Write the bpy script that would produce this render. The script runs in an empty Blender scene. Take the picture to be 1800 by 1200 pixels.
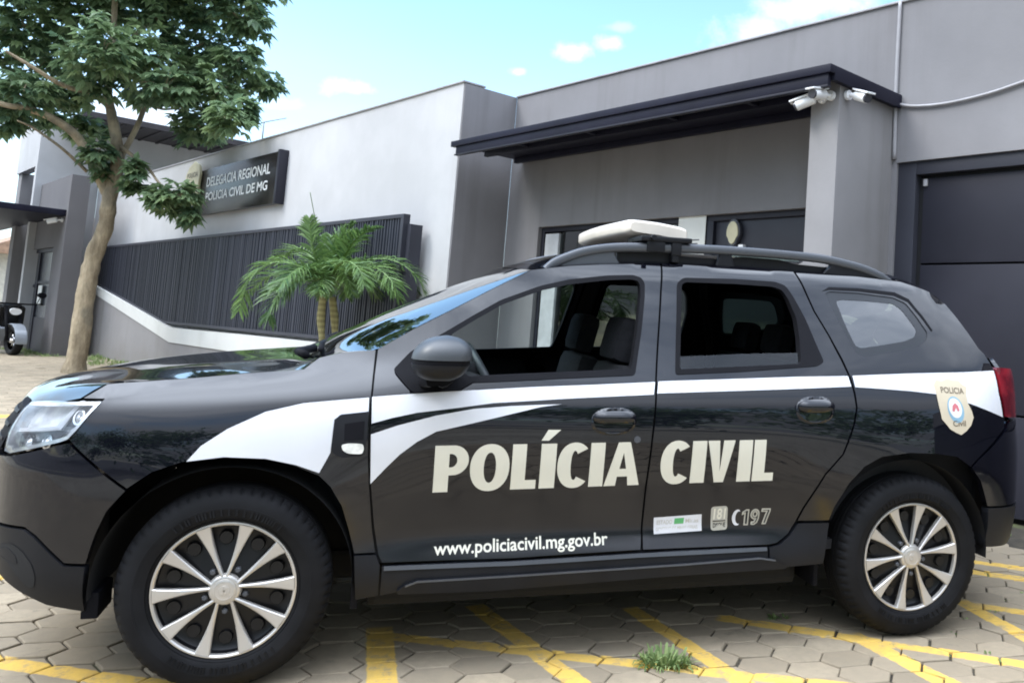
import bpy, bmesh, math, random
from mathutils import Vector, Matrix
from mathutils.geometry import delaunay_2d_cdt
random.seed(11)
scn = bpy.context.scene
COL = scn.collection
# ---- body side surface: P(u, z) in the car's own frame (x to the rear, y inwards, z up)
ZK = [.16,.26,.34,.42,.47,.56,.66,.76,.85,.92,.98,1.04,1.10,1.20,1.32,1.42,1.50,1.55,1.60]
ST = [
 (-1.7, [.16,.08,.03,.01,.005,0,0,0,.015,.05,.11,.2,.3,.4,.5,.6,.7,.8,.9]),
 (-.80, [.16,.07,.03,.012,.008,0,0,0,.02,.06,.12,.21,.3,.4,.5,.6,.7,.8,.9]),
 (-.45, [.20,.08,.03,.012,.006,0,-.004,0,.012,.034,.076,.17,.29,.38,.46,.54,.62,.7,.8]),
 (-.10, [.16,.06,.03,.01,0,-.012,-.020,-.016,-.002,.018,.050,.12,.24,.33,.41,.49,.57,.65,.75]),
 (.25,  [.14,.05,.025,.015,.012,0,-.010,-.008,-.002,.010,.030,.075,.14,.20,.26,.31,.36,.42,.5]),
 (.62,  [.14,.05,.022,.03,.044,.036,.020,.006,0,.004,.018,.044,.08,.135,.195,.25,.295,.345,.42]),
 (1.2,  [.14,.05,.020,.03,.050,.045,.028,.010,0,.004,.016,.040,.075,.13,.190,.245,.290,.340,.42]),
 (1.95, [.14,.05,.020,.03,.046,.036,.018,.003,-.004,.002,.012,.033,.066,.12,.182,.238,.285,.338,.42]),
 (2.35, [.14,.05,.025,.02,.02,.006,-.010,-.013,-.010,0,.012,.032,.060,.113,.176,.232,.282,.338,.42]),
 (2.75, [.14,.05,.03,.012,.003,-.012,-.022,-.021,-.012,-.001,.012,.032,.058,.110,.175,.235,.29,.345,.42]),
 (3.10, [.2,.08,.03,.012,.006,0,-.006,-.005,0,.006,.014,.028,.048,.100,.178,.26,.34,.4,.5]),
 (3.27, [.22,.10,.035,.015,.008,.002,0,0,.004,.010,.013,.017,.024,.064,.150,.25,.36,.44,.54]),
 (3.45, [.25,.11,.04,.02,.012,.005,0,0,.010,.020,.028,.038,.056,.10,.19,.29,.42,.5,.6]),
 (4.3,  [.2,.1,.04,.02,.012,.005,0,0,.004,.008,.015,.028,.05,.10,.19,.29,.42,.5,.6]),
]
PL = [(-1.7,-.860,.900),(-1.3,-.852,.60),(-1.1,-.825,.42),(-.95,-.775,.275),(-.80,-.695,.150),(-.65,-.585,.062),(-.5,-.470,.018),(-.35,-.345,.002),(-.2,-.2,0),(0,0,0),
 (2.8,2.8,0),(2.95,2.95,.003),(3.08,3.078,.020),(3.2,3.193,.062),(3.32,3.293,.135),(3.45,3.378,.245),(3.6,3.44,.39),(3.8,3.48,.60),(4.1,3.505,.90)]
def _pchip(X, Y):
    n = len(X); h = [X[i+1]-X[i] for i in range(n-1)]; d = [(Y[i+1]-Y[i])/h[i] for i in range(n-1)]
    m = [0.0]*n
    for i in range(1, n-1):
        if d[i-1]*d[i] > 0:
            w1 = 2*h[i]+h[i-1]; w2 = h[i]+2*h[i-1]
            m[i] = (w1+w2)/(w1/d[i-1]+w2/d[i])
    m[0] = d[0]; m[-1] = d[-1]
    return (X, Y, m, h)
def _ev(c, x):
    X, Y, m, h = c
    if x <= X[0]: return Y[0]+m[0]*(x-X[0])
    if x >= X[-1]: return Y[-1]+m[-1]*(x-X[-1])
    lo, hi = 0, len(X)-1
    while hi-lo > 1:
        k = (lo+hi)//2
        if X[k] <= x: lo = k
        else: hi = k
    t = (x-X[lo])/h[lo]; t2 = t*t; t3 = t2*t
    return (2*t3-3*t2+1)*Y[lo]+(t3-2*t2+t)*h[lo]*m[lo]+(3*t2-2*t3)*Y[lo+1]+(t3-t2)*h[lo]*m[lo+1]
def _cat(X, Y):
    n = len(X); h = [X[i+1]-X[i] for i in range(n-1)]
    m = [0.0]*n
    for i in range(n):
        if i == 0: m[i] = (Y[1]-Y[0])/h[0]
        elif i == n-1: m[i] = (Y[-1]-Y[-2])/h[-1]
        else:
            d0 = (Y[i]-Y[i-1])/h[i-1]; d1 = (Y[i+1]-Y[i])/h[i]
            m[i] = (d0*h[i]+d1*h[i-1])/(h[i]+h[i-1])
    return (X, Y, m, h)
_CZ = [_cat(ZK, s[1]) for s in ST]
_SU = [s[0] for s in ST]
_CX = _cat([p[0] for p in PL], [p[1] for p in PL])
_CY = _cat([p[0] for p in PL], [p[2] for p in PL])
def S(u, z, lift=0.0):
    o = _ev(_cat(_SU, [_ev(c, z) for c in _CZ]), u) - lift
    x = _ev(_CX, u); y = _ev(_CY, u)
    e = .004
    tx = _ev(_CX, u+e)-_ev(_CX, u-e); ty = _ev(_CY, u+e)-_ev(_CY, u-e)
    L = (tx*tx+ty*ty)**.5
    return (x-ty/L*o, y+tx/L*o, z)

D1 = {"front_door":[[0.5043,0.4034],[0.489,0.4348],[0.4703,0.5273],[0.4499,0.686],[0.4405,0.7864],[0.4373,0.9442],[0.4423,1.0597],[0.4492,1.1528],[0.5793,1.2339],[0.7236,1.3143],[0.8762,1.4006],[1.0209,1.4792],[1.1804,1.5047],[1.3273,1.5204],[1.5838,1.5377],[1.5414,1.304],[1.4985,1.066],[1.4785,0.8512],[1.4696,0.6491],[1.4671,0.4532],[1.4617,0.412],[1.1796,0.4063],[0.9658,0.4001]],"rear_door":[[1.4698,0.4118],[1.4717,0.453],[1.4742,0.649],[1.4831,0.8512],[1.5031,1.0661],[1.5463,1.3042],[1.589,1.538],[1.8983,1.5431],[2.0616,1.5419],[2.21,1.5371],[2.2566,1.3627],[2.303,1.26],[2.3383,1.1615],[2.3602,1.0878],[2.3682,1.0237],[2.3712,0.9663],[2.3531,0.8971],[2.3026,0.7791],[2.2276,0.6976],[2.1463,0.5574],[2.1213,0.5],[2.0897,0.4505],[2.037,0.4174],[1.9992,0.4121],[1.6342,0.4119]],"quarter":[[2.2173,1.5375],[2.2621,1.3629],[2.3085,1.2601],[2.345,1.1664],[2.3663,1.0902],[2.3744,1.0284],[2.3766,0.9664],[2.3585,0.8971],[2.3078,0.779],[2.2327,0.6976],[2.1515,0.555],[2.1285,0.5023],[2.2685,0.503],[2.2862,0.561],[2.3403,0.6593],[2.4066,0.7271],[2.4852,0.7665],[2.6213,0.7822],[2.763,0.776],[2.8604,0.7625],[2.9301,0.7197],[2.9623,0.7528],[3.1526,0.879],[3.1549,0.9216],[3.1379,1.0345],[3.1394,1.1436],[3.0719,1.1822],[3.079,1.3],[2.9975,1.4275],[2.9288,1.4729],[2.7645,1.5187],[2.5152,1.5324]],"fender":[[0.4367,0.7865],[0.4334,0.9442],[0.4384,1.0596],[0.4433,1.1505],[0.3192,1.1358],[0.2481,1.1151],[0.2004,1.0751],[0.0099,1.0564],[-0.1664,1.0361],[-0.3008,1.0241],[-0.4545,1.0117],[-0.5343,0.9653],[-0.4332,0.9667],[-0.468,0.9204],[-0.5101,0.8625],[-0.5301,0.8352],[-0.4643,0.7904],[-0.3078,0.6851],[-0.2368,0.7379],[-0.1485,0.7705],[-0.0246,0.7825],[0.1057,0.7771],[0.2025,0.7509],[0.2776,0.7186],[0.3167,0.6805],[0.3577,0.6111],[0.3847,0.5264],[0.4085,0.4392],[0.4811,0.4391],[0.4645,0.5277],[0.4461,0.6861]],"front_cladding":[[0.4088,0.4334],[0.4833,0.4332],[0.4989,0.3959],[0.4974,0.2864],[0.4214,0.2728],[0.4157,0.3463]],"rear_cladding":[[2.1343,0.4927],[2.2696,0.4934],[2.2488,0.3263],[2.0778,0.3206],[2.0021,0.3172],[2.0037,0.4033],[2.0493,0.4105],[2.0969,0.446]],"sill":[[0.5048,0.3937],[0.9659,0.3923],[1.4614,0.402],[1.6338,0.4058],[1.9963,0.4057],[1.9949,0.3152],[1.6363,0.3189],[1.2728,0.3063],[0.9033,0.2932],[0.5608,0.2963],[0.5032,0.2861]],"sillridge":[[0.5603,0.3052],[0.5883,0.3254],[0.6287,0.3404],[0.9677,0.3457],[1.6329,0.3598],[1.9551,0.3704],[2.0231,0.3586],[2.0771,0.3255]],"front_bumper":[[-0.8192,0.5481],[-0.685,0.5506],[-0.6333,0.5274],[-0.5133,0.4421],[-0.4339,0.441],[-0.43,0.4523],[-0.4034,0.5358],[-0.3685,0.6116],[-0.3109,0.6796],[-0.4678,0.785],[-0.5329,0.828],[-0.5641,0.8216],[-0.7854,0.7697],[-0.8952,0.7616]],"bumper_lower":[[-0.8193,0.5406],[-0.6848,0.5432],[-0.6357,0.5198],[-0.5155,0.4346],[-0.4337,0.4335],[-0.4525,0.2703],[-0.6133,0.2943],[-0.7299,0.3429],[-0.8373,0.3839]],"headlight":[[-0.8571,0.9398],[-0.4353,0.9615],[-0.472,0.9186],[-0.5146,0.8624],[-0.5398,0.8367],[-0.5703,0.8267],[-0.7883,0.7767],[-0.8316,0.7791],[-0.8423,0.8074],[-0.8532,0.8467],[-0.8585,0.8792],[-0.8653,0.9153]],"window_f":[[0.6869,1.1058],[0.7081,1.2155],[0.7987,1.2741],[0.9038,1.3372],[1.0571,1.398],[1.1751,1.4291],[1.3361,1.4548],[1.4416,1.4637],[1.4682,1.4579],[1.4786,1.437],[1.4738,1.3942],[1.444,1.2483],[1.4169,1.1436],[1.4028,1.1003],[1.1097,1.0818],[0.8569,1.0671],[0.7263,1.0586]],"seal_f":[[0.5045,1.0808],[0.566,1.1487],[0.6954,1.2277],[0.7879,1.2866],[0.8975,1.3524],[1.058,1.4164],[1.176,1.4478],[1.3375,1.4727],[1.4485,1.4809],[1.4843,1.4707],[1.4969,1.4474],[1.4911,1.395],[1.4608,1.2488],[1.4333,1.144],[1.4168,1.0814],[1.1085,1.0632],[0.8567,1.047],[0.6456,1.0352],[0.5494,1.0469]],"window_r":[[1.6577,1.4506],[1.6772,1.4637],[1.9014,1.4675],[2.083,1.464],[2.1238,1.451],[2.146,1.4147],[2.1665,1.3275],[2.1616,1.2318],[2.1459,1.1386],[1.8658,1.1211],[1.6035,1.1045]],"seal_r":[[1.6407,1.457],[1.6721,1.4805],[1.9057,1.4876],[2.099,1.4849],[2.1442,1.4695],[2.1705,1.4257],[2.2074,1.329],[2.2317,1.2339],[2.2545,1.1503],[2.2184,1.1333],[1.8625,1.1032],[1.5842,1.0868]],"glass_q":[[2.3332,1.4432],[2.3559,1.4544],[2.5089,1.4538],[2.685,1.4412],[2.7446,1.4179],[2.7824,1.3553],[2.8121,1.2907],[2.7985,1.2579],[2.7433,1.2267],[2.6068,1.1988],[2.461,1.1762],[2.4293,1.1825],[2.4069,1.2128],[2.3695,1.3154]],"glass_q_clear":[[2.3811,1.4101],[2.4065,1.4187],[2.528,1.4189],[2.6779,1.4125],[2.7138,1.3858],[2.7616,1.2991],[2.7423,1.2686],[2.6795,1.247],[2.5575,1.2265],[2.4513,1.2116],[2.4263,1.2229],[2.4009,1.3068]],"tail_light":[[3.1485,1.1413],[3.1958,1.1317],[3.2079,1.0664],[3.217,1.0079],[3.2156,0.9571],[3.164,0.9263],[3.1563,0.9392],[3.1454,1.0345]],"rear_bumper":[[3.1613,0.871],[3.2253,0.7699],[3.2966,0.7286],[3.3004,0.5335],[3.0352,0.5409],[2.9848,0.6562],[2.9334,0.7148],[2.9689,0.7477]],"rear_bumper_lower":[[3.0363,0.5308],[3.3062,0.5221],[3.2783,0.4142],[3.2208,0.3901],[3.0737,0.3673],[3.0435,0.3673],[3.0541,0.431]],"stripe_fender":[[-0.1367,0.7723],[-0.1214,0.7924],[-0.0967,0.8235],[-0.0206,0.8787],[0.0933,0.935],[0.2115,0.9646],[0.336,0.9777],[0.4291,0.9867],[0.4299,0.9383],[0.3393,0.9277],[0.3179,0.9102],[0.3117,0.7978],[0.3019,0.7764],[0.2788,0.7282],[0.2022,0.7566],[0.1055,0.779],[-0.0249,0.7862]],"stripe_door1":[[0.4386,0.9887],[0.567,1.0004],[0.727,1.0128],[1.005,1.0309],[1.24,1.0427],[1.495,1.0575],[1.4858,1.0106],[1.1493,0.9917],[0.8655,0.9724],[0.7286,0.953],[0.5954,0.9358],[0.5121,0.9174],[0.4419,0.8973]],"stripe_door2":[[0.4421,0.8599],[0.5329,0.8918],[0.6633,0.9264],[0.7959,0.9515],[0.9347,0.9629],[1.0408,0.9679],[1.1207,0.9708],[1.0409,0.9597],[0.9354,0.9342],[0.7978,0.9008],[0.6661,0.87],[0.6007,0.8335],[0.5445,0.7892],[0.5023,0.7453],[0.4499,0.686]],"stripe_rdoor":[[1.5093,1.0598],[1.807,1.0736],[2.1137,1.088],[2.354,1.0958],[2.3603,1.0534],[2.1036,1.0408],[1.7995,1.0278],[1.5,1.0151]],"stripe_quarter":[[2.3762,1.0973],[2.666,1.1118],[2.9353,1.1214],[3.136,1.1312],[3.1305,1.0346],[3.1428,0.9271],[3.0398,0.9591],[2.9516,0.9863],[2.7678,1.0281],[2.6465,1.0385],[2.5072,1.0461],[2.3789,1.0514]],"badge":[[2.7684,1.066],[2.7861,1.0877],[2.8137,1.0834],[2.8453,1.0935],[2.873,1.0867],[2.9038,1.0872],[2.9177,1.0705],[2.9401,1.0586],[2.9289,1.0296],[2.9299,0.9911],[2.9468,0.9572],[2.9534,0.9305],[2.9371,0.8967],[2.9103,0.8727],[2.882,0.8561],[2.8558,0.8659],[2.8272,0.8804],[2.7867,0.9235],[2.7768,0.9854],[2.7736,1.0281]],"badge_pts":[[2.7934,1.0497],[2.9022,1.0486],[2.8593,0.9883],[2.8204,1.0286],[2.9012,0.9428],[2.8415,0.9115],[2.9101,0.909]],"vent_trim":[[0.3337,0.9277],[0.4299,0.9383],[0.4303,0.8658],[0.4233,0.7866],[0.3482,0.7797],[0.3154,0.7977],[0.3183,0.9045]],"vent_inset":[[0.3526,0.8969],[0.4184,0.907],[0.4183,0.8422],[0.3542,0.8385]],"vent_light":[[0.3456,0.8248],[0.3678,0.8306],[0.4172,0.8284],[0.422,0.8105],[0.4154,0.7927],[0.3699,0.7952],[0.3504,0.8072]],"lock":[[1.4197,0.8403]],"handle_f":[[1.2377,0.9045],[1.4103,0.9138],[1.3218,0.958],[1.3283,0.8599]],"handle_r":[[2.0942,0.9576],[2.2644,0.9679],[2.1822,1.0103],[2.1799,0.9058]],"text1":[[0.6656,0.648],[0.661,0.819],[1.441,0.6587],[1.416,0.8271],[1.5213,0.6641],[1.9995,0.6724],[1.9547,0.8374]],"web":[[0.6823,0.4221],[1.3311,0.4363]],"label":[[1.5162,0.5294],[1.714,0.5381],[1.7186,0.472],[1.5191,0.4655]],"ist":[[1.7493,0.5676],[1.819,0.5709],[1.8275,0.4734],[1.7571,0.4709]],"n197":[[1.8446,0.484],[1.8401,0.5542],[2.0234,0.4896],[2.0204,0.5586]],"mirror":[[0.5591,1.1141],[0.5641,1.1446],[0.5993,1.1868],[0.6439,1.207],[0.6894,1.2107],[0.7334,1.2038],[0.765,1.186],[0.7776,1.1367],[0.7673,1.0775],[0.7059,1.0562],[0.6329,1.0606],[0.582,1.0869]],"mirror_base":[[0.5045,1.0808],[0.5581,1.1423],[0.7262,1.0666],[0.788,1.0518],[0.733,1.0149],[0.5747,1.0045],[0.5459,1.0351]],"hoodline":[[-0.5343,0.9653],[-0.4545,1.0117],[-0.3008,1.0241],[-0.1664,1.0361],[0.0099,1.0564],[0.2004,1.0751],[0.2481,1.1151]],"ws_edge":[[0.2481,1.1151],[0.3192,1.1358],[0.4492,1.1528],[0.5793,1.2339],[0.7236,1.3143],[0.8762,1.4006],[1.0209,1.4792]],"roofline":[[1.0209,1.4792],[1.1804,1.5047],[1.3273,1.5204],[1.5864,1.5379],[1.8983,1.5431],[2.2158,1.5374],[2.5152,1.5324],[2.7645,1.5187],[2.9288,1.4729]],"hatch_edge":[[2.9288,1.4729],[2.9975,1.4275],[3.079,1.3],[3.0719,1.1822],[3.1394,1.1436]],"quarter_edge":[[2.9288,1.4729],[2.9975,1.4275],[3.079,1.3],[3.1031,1.2275],[3.1234,1.2029],[3.0701,1.1797],[3.1401,1.1387],[3.1379,1.0345],[3.1553,0.9266],[3.1526,0.879]],"letters":[[0.6656,0.648],[0.7872,0.6493],[0.7933,0.6494],[0.9365,0.6516],[0.9449,0.6517],[1.0382,0.6533],[1.051,0.6536],[1.1091,0.6546],[1.1156,0.6547],[1.2337,0.6568],[1.2404,0.6569],[1.296,0.6578],[1.3005,0.6579],[1.4409,0.6603],[1.5216,0.6618],[1.6409,0.664],[1.6479,0.6642],[1.7072,0.6654],[1.712,0.6655],[1.8391,0.6683],[1.8439,0.6684],[1.902,0.6698],[1.9093,0.67],[1.9995,0.6724]],"fog":[[-0.8107,0.4835],[-0.7373,0.4924],[-0.6878,0.4722],[-0.6456,0.4318],[-0.6325,0.3913],[-0.6431,0.3594],[-0.673,0.3504],[-0.7141,0.3865],[-0.7629,0.4291],[-0.8112,0.4421]],"foglip":[[-0.8115,0.4664],[-0.7562,0.4749],[-0.7206,0.4554],[-0.7095,0.4288],[-0.7438,0.4356],[-0.8113,0.4477]]}
D2 = {"trunk":[[-14.111,2.492,0.124],[-14.032,2.505,0.664],[-13.955,2.489,1.405],[-13.848,2.516,2.058],[-13.712,2.597,2.53],[-13.652,2.593,3.04],[-13.56,2.623,3.554],[-13.561,2.575,3.921],[-13.606,2.477,4.33],[-13.646,2.39,4.693],[-13.599,2.374,5.202],[-13.563,2.329,5.848],[-13.517,2.26,6.77]],"limb_l":[[-13.684,2.555,3.083],[-13.626,2.263,3.585],[-13.579,1.979,3.938],[-13.504,1.602,4.118],[-13.539,1.271,4.18],[-13.538,0.984,4.183],[-13.769,0.576,4.398]],"limb_r":[[-13.532,2.639,3.648],[-13.553,2.833,4.212],[-13.65,2.961,4.688],[-13.682,3.148,5.228],[-13.588,3.472,5.697],[-13.383,3.92,6.088]],"limb_r2":[[-13.65,2.964,4.669],[-13.582,3.185,4.614],[-13.401,3.368,4.631],[-13.08,3.702,4.586]],"limb_low":[[-13.542,2.6,3.877],[-13.146,2.744,3.677],[-12.866,2.913,3.47],[-12.626,3.046,3.226],[-12.3,3.258,3.056]],"limb_thin":[[-13.674,2.24,3.382],[-13.592,1.857,3.667],[-13.542,1.447,3.9],[-13.483,1.213,3.965]],"limb_up":[[-13.617,2.448,4.466],[-13.38,2.101,4.582],[-13.108,1.664,4.567],[-12.931,1.254,4.695],[-12.98,0.895,4.864]],"limb_up2":[[-13.594,2.39,5.111],[-13.975,2.766,5.868],[-14.0,3.246,6.42],[-13.652,3.837,6.837]],"clumps":[[-14.83,1.381,5.875,0.74,0.444],[-14.442,2.084,6.155,0.648,0.389],[-13.888,2.763,6.493,0.74,0.416],[-13.599,3.487,6.458,0.74,0.416],[-12.598,3.952,6.284,0.481,0.352],[-15.42,1.698,5.391,0.74,0.416],[-12.625,2.024,5.158,0.555,0.416],[-13.171,2.7,5.309,0.694,0.509],[-13.647,3.539,5.676,0.648,0.463],[-12.488,3.907,5.468,0.444,0.352],[-12.696,4.448,5.223,0.333,0.204],[-13.687,1.264,4.468,0.509,0.352],[-14.092,1.852,4.628,0.352,0.231],[-14.141,1.236,4.055,0.296,0.139],[-12.538,3.628,4.876,0.463,0.352],[-12.76,3.551,4.366,0.315,0.259],[-11.271,3.48,4.247,0.315,0.222],[-12.376,2.869,4.755,0.444,0.278],[-13.268,2.141,4.712,0.259,0.231],[-14.1,3.095,4.904,0.278,0.13],[-14.528,2.311,4.219,0.296,0.185],[-13.327,2.266,3.666,0.204,0.204],[-13.666,2.496,3.446,0.111,0.148],[-12.913,2.701,3.435,0.167,0.167],[-13.2,2.846,3.236,0.111,0.111],[-12.659,2.998,3.066,0.185,0.157],[-12.313,3.24,3.1,0.259,0.167],[-12.933,3.372,2.959,0.204,0.13],[-12.339,3.43,2.804,0.093,0.102],[-11.493,3.804,4.486,0.13,0.167],[-13.497,3.976,4.323,0.148,0.093],[-15.181,1.93,4.365,0.204,0.13],[-13.955,1.236,6.525,1.018,0.463],[-14.59,2.419,7.304,1.018,0.555],[-12.725,3.169,6.884,0.925,0.463],[-15.761,0.62,5.596,0.648,0.555],[-14.716,0.467,4.52,0.555,0.463],[-15.012,1.837,8.021,1.018,0.555],[-13.434,2.749,7.902,0.833,0.463],[-12.886,4.22,6.987,0.463,0.37]],"palm":{"a":[[-6.807,3.323,0.777],[-6.803,3.295,1.032],[-6.808,3.258,1.285],[-6.787,3.248,1.542]],"b":[[-6.849,3.495,0.781],[-6.845,3.467,1.039],[-6.846,3.434,1.296],[-6.86,3.388,1.54]]},"fronds":[[[-6.767,3.252,1.671],[-6.853,2.998,1.838],[-6.973,2.729,1.86],[-7.049,2.532,1.665],[-7.089,2.463,1.316]],[[-6.767,3.252,1.671],[-6.592,2.997,1.697],[-6.495,2.746,1.623],[-6.451,2.595,1.459],[-6.466,2.535,1.246]],[[-6.753,3.262,1.704],[-7.013,3.258,1.9],[-7.346,3.183,2.064],[-7.563,3.109,2.027],[-7.709,3.045,1.921]],[[-6.73,3.284,1.706],[-6.704,3.279,1.963],[-6.681,3.345,2.196],[-6.653,3.415,2.433],[-6.615,3.44,2.545]],[[-6.721,3.294,1.707],[-6.445,3.262,1.924],[-6.202,3.268,2.138],[-6.006,3.309,2.261],[-5.886,3.356,2.293]],[[-6.704,3.315,1.677],[-6.621,3.517,1.891],[-6.509,3.767,1.956],[-6.364,3.997,1.873],[-6.276,4.195,1.595]],[[-6.704,3.317,1.664],[-6.216,3.297,1.8],[-5.829,3.326,1.86],[-5.519,3.371,1.743],[-5.414,3.429,1.571]],[[-6.713,3.306,1.676],[-6.978,3.599,1.757],[-7.141,3.867,1.728],[-7.208,4.03,1.605],[-7.218,4.112,1.437]],[[-6.695,3.324,1.684],[-6.417,3.434,1.924],[-6.112,3.667,1.983],[-5.866,3.868,1.818],[-5.783,3.989,1.54]],[[-6.739,3.276,1.699],[-7.04,3.36,2.011],[-7.161,3.496,2.233],[-7.161,3.628,2.318],[-7.114,3.824,2.287]],[[-6.767,3.253,1.658],[-7.28,3.287,1.774],[-7.767,3.216,1.803],[-8.062,3.068,1.721],[-8.328,2.966,1.502]],[[-6.731,3.287,1.687],[-6.192,3.101,1.84],[-5.819,3.045,1.889],[-5.548,3.047,1.798],[-5.423,3.049,1.653]],[[-6.749,3.268,1.685],[-6.638,3.062,1.937],[-6.622,2.988,2.085],[-6.632,2.958,2.239],[-6.635,2.94,2.363]]],"spear":[[-6.782,3.212,1.86],[-6.813,3.141,2.174],[-6.844,3.073,2.457],[-6.872,3.015,2.69]],"cam":[[3.24,-1.217,1.259],[0.701186,0.015304,0.712814],[0.709743,-0.110116,-0.695801],[0.067844,0.993801,-0.088073],1605.7206057862238,1168.3313791206735,463.11550803762447],"W":[[0.4475146,-0.8942018,0.0115648],[0.8935722,0.4466115,-0.0454627],[0.0354879,0.0306792,0.9988991]]}
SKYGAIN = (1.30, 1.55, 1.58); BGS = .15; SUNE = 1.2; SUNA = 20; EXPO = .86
Wm = Matrix([r[:3] for r in D2['W']]).to_4x4()      # car frame -> world
def toworld(p): return Wm @ Vector(p)
def tocar(p): return Wm.transposed() @ Vector(p)

# ------------------------------------------------------------------ helpers
def link(name, me, mat=None, parent=None, smooth=False):
    o = bpy.data.objects.new(name, me); COL.objects.link(o)
    if mat is not None and me is not None:
        for m in (mat if isinstance(mat, (list, tuple)) else [mat]): me.materials.append(m)
    if parent is not None: o.parent = parent
    if smooth and me is not None:
        me.polygons.foreach_set('use_smooth', [True]*len(me.polygons)); me.update()
    return o
def pydata(name, v, f, mat=None, parent=None, smooth=False):
    me = bpy.data.meshes.new(name); me.from_pydata([tuple(p) for p in v], [], f); me.update()
    return link(name, me, mat, parent, smooth)
def thing(name, label, cat, loc=(0, 0, 0), group=None):
    o = bpy.data.objects.new(name, None); COL.objects.link(o); o.location = loc
    o['label'] = label; o['category'] = cat
    if group: o['group'] = group
    return o
def tag(o, label, cat, group=None):
    o['label'] = label; o['category'] = cat
    if group: o['group'] = group
    return o
def bm_obj(name, bm, mat, parent=None, smooth=False, sharp=None):
    me = bpy.data.meshes.new(name); bm.normal_update(); bm.to_mesh(me); bm.free()
    o = link(name, me, mat, parent, smooth)
    if sharp is not None: sharpen(me, sharp)
    return o
def sharpen(me, deg):
    try: me.set_sharp_from_angle(angle=math.radians(deg))
    except Exception: pass
def bm_box(bm, lo, hi, bev=0.0, rot=None):
    r = bmesh.ops.create_cube(bm, size=1)
    vs = r['verts']
    c = [(a+b)/2 for a, b in zip(lo, hi)]; s = [b-a for a, b in zip(lo, hi)]
    for v in vs:
        v.co = Vector((v.co.x*s[0], v.co.y*s[1], v.co.z*s[2]))
    if bev > 0:
        ed = list({e for v in vs for e in v.link_edges})
        rb = bmesh.ops.bevel(bm, geom=ed, offset=bev, segments=2, affect='EDGES', profile=.6)
        vs = list({v for f in rb['faces'] for v in f.verts} | {v for v in vs if v.is_valid})
    for v in vs:
        if rot is not None: v.co = rot @ v.co
        v.co += Vector(c)
    return vs
def box(name, lo, hi, mat, parent=None, bev=0.0):
    bm = bmesh.new(); bm_box(bm, lo, hi, bev)
    return bm_obj(name, bm, mat, parent, smooth=bev > 0, sharp=35 if bev > 0 else None)
def bm_prism(bm, pts, d0, d1, axis):
    """closed prism: polygon pts (a,b) extruded along an axis from d0 to d1"""
    def mk(a, b, d):
        return {'x': (d, a, b), 'y': (a, d, b), 'z': (a, b, d)}[axis]
    A = [bm.verts.new(mk(a, b, d0)) for a, b in pts]; Bv = [bm.verts.new(mk(a, b, d1)) for a, b in pts]
    n = len(pts)
    fs = [bm.faces.new(A), bm.faces.new(Bv[::-1])]
    for i in range(n):
        j = (i+1) % n
        fs.append(bm.faces.new([A[i], Bv[i], Bv[j], A[j]]))
    return fs
def prism(name, pts, d0, d1, axis, mat, parent=None, bev=0.0):
    bm = bmesh.new(); bm_prism(bm, pts, d0, d1, axis)
    bmesh.ops.recalc_face_normals(bm, faces=bm.faces)
    if bev: bmesh.ops.bevel(bm, geom=list(bm.edges), offset=bev, segments=2, affect='EDGES')
    return bm_obj(name, bm, mat, parent, smooth=bool(bev), sharp=35 if bev else None)
def bm_tube(bm, path, rad, n=8, cap=True, squash=1.0):
    P = [Vector(p) for p in path]; R = rad if isinstance(rad, (list, tuple)) else [rad]*len(P)
    rings = []; up = Vector((0, 0, 1))
    prev = None
    for i, p in enumerate(P):
        t = (P[min(i+1, len(P)-1)]-P[max(i-1, 0)]).normalized()
        a = prev if prev is not None else (t.orthogonal())
        a = (a-t*a.dot(t)).normalized(); prev = a; b = t.cross(a)
        rings.append([bm.verts.new(p+(a*math.cos(k*2*math.pi/n)+b*math.sin(k*2*math.pi/n)*squash)*R[i]) for k in range(n)])
    for i in range(len(P)-1):
        for k in range(n):
            bm.faces.new([rings[i][k], rings[i][(k+1) % n], rings[i+1][(k+1) % n], rings[i+1][k]])
    if cap:
        bm.faces.new(rings[0][::-1]); bm.faces.new(rings[-1])
def smooth_path(P, k=6):
    P = [Vector(p) for p in P]; out = []
    for i in range(len(P)-1):
        p0 = P[max(i-1, 0)]; p1 = P[i]; p2 = P[i+1]; p3 = P[min(i+2, len(P)-1)]
        for j in range(k):
            t = j/k
            out.append(.5*((2*p1)+(p2-p0)*t+(2*p0-5*p1+4*p2-p3)*t*t+(3*p1-p0-3*p2+p3)*t**3))
    out.append(P[-1]); return out

# ------------------------------------------------------------------ materials
def newmat(name):
    m = bpy.data.materials.new(name); m.use_nodes = True
    nt = m.node_tree; b = nt.nodes['Principled BSDF']
    return m, nt, b
def N(nt, t, **kw):
    n = nt.nodes.new(t)
    for k, v in kw.items():
        if k.startswith('i_'): n.inputs[int(k[2:])].default_value = v
        else: setattr(n, k, v)
    return n
def mathn(nt, op, a, b=None, c=None, clamp=False):
    n = nt.nodes.new('ShaderNodeMath'); n.operation = op; n.use_clamp = clamp
    for i, x in enumerate((a, b, c)):
        if x is None: continue
        if isinstance(x, (int, float)): n.inputs[i].default_value = x
        else: nt.links.new(x, n.inputs[i])
    return n.outputs[0]
def ramp(nt, src, a, b, lo=0., hi=1., smooth=True):
    n = nt.nodes.new('ShaderNodeMapRange'); n.interpolation_type = 'SMOOTHSTEP' if smooth else 'LINEAR'
    nt.links.new(src, n.inputs[0])
    for i, x in enumerate((a, b, lo, hi)): n.inputs[i+1].default_value = x
    return n.outputs[0]
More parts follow.
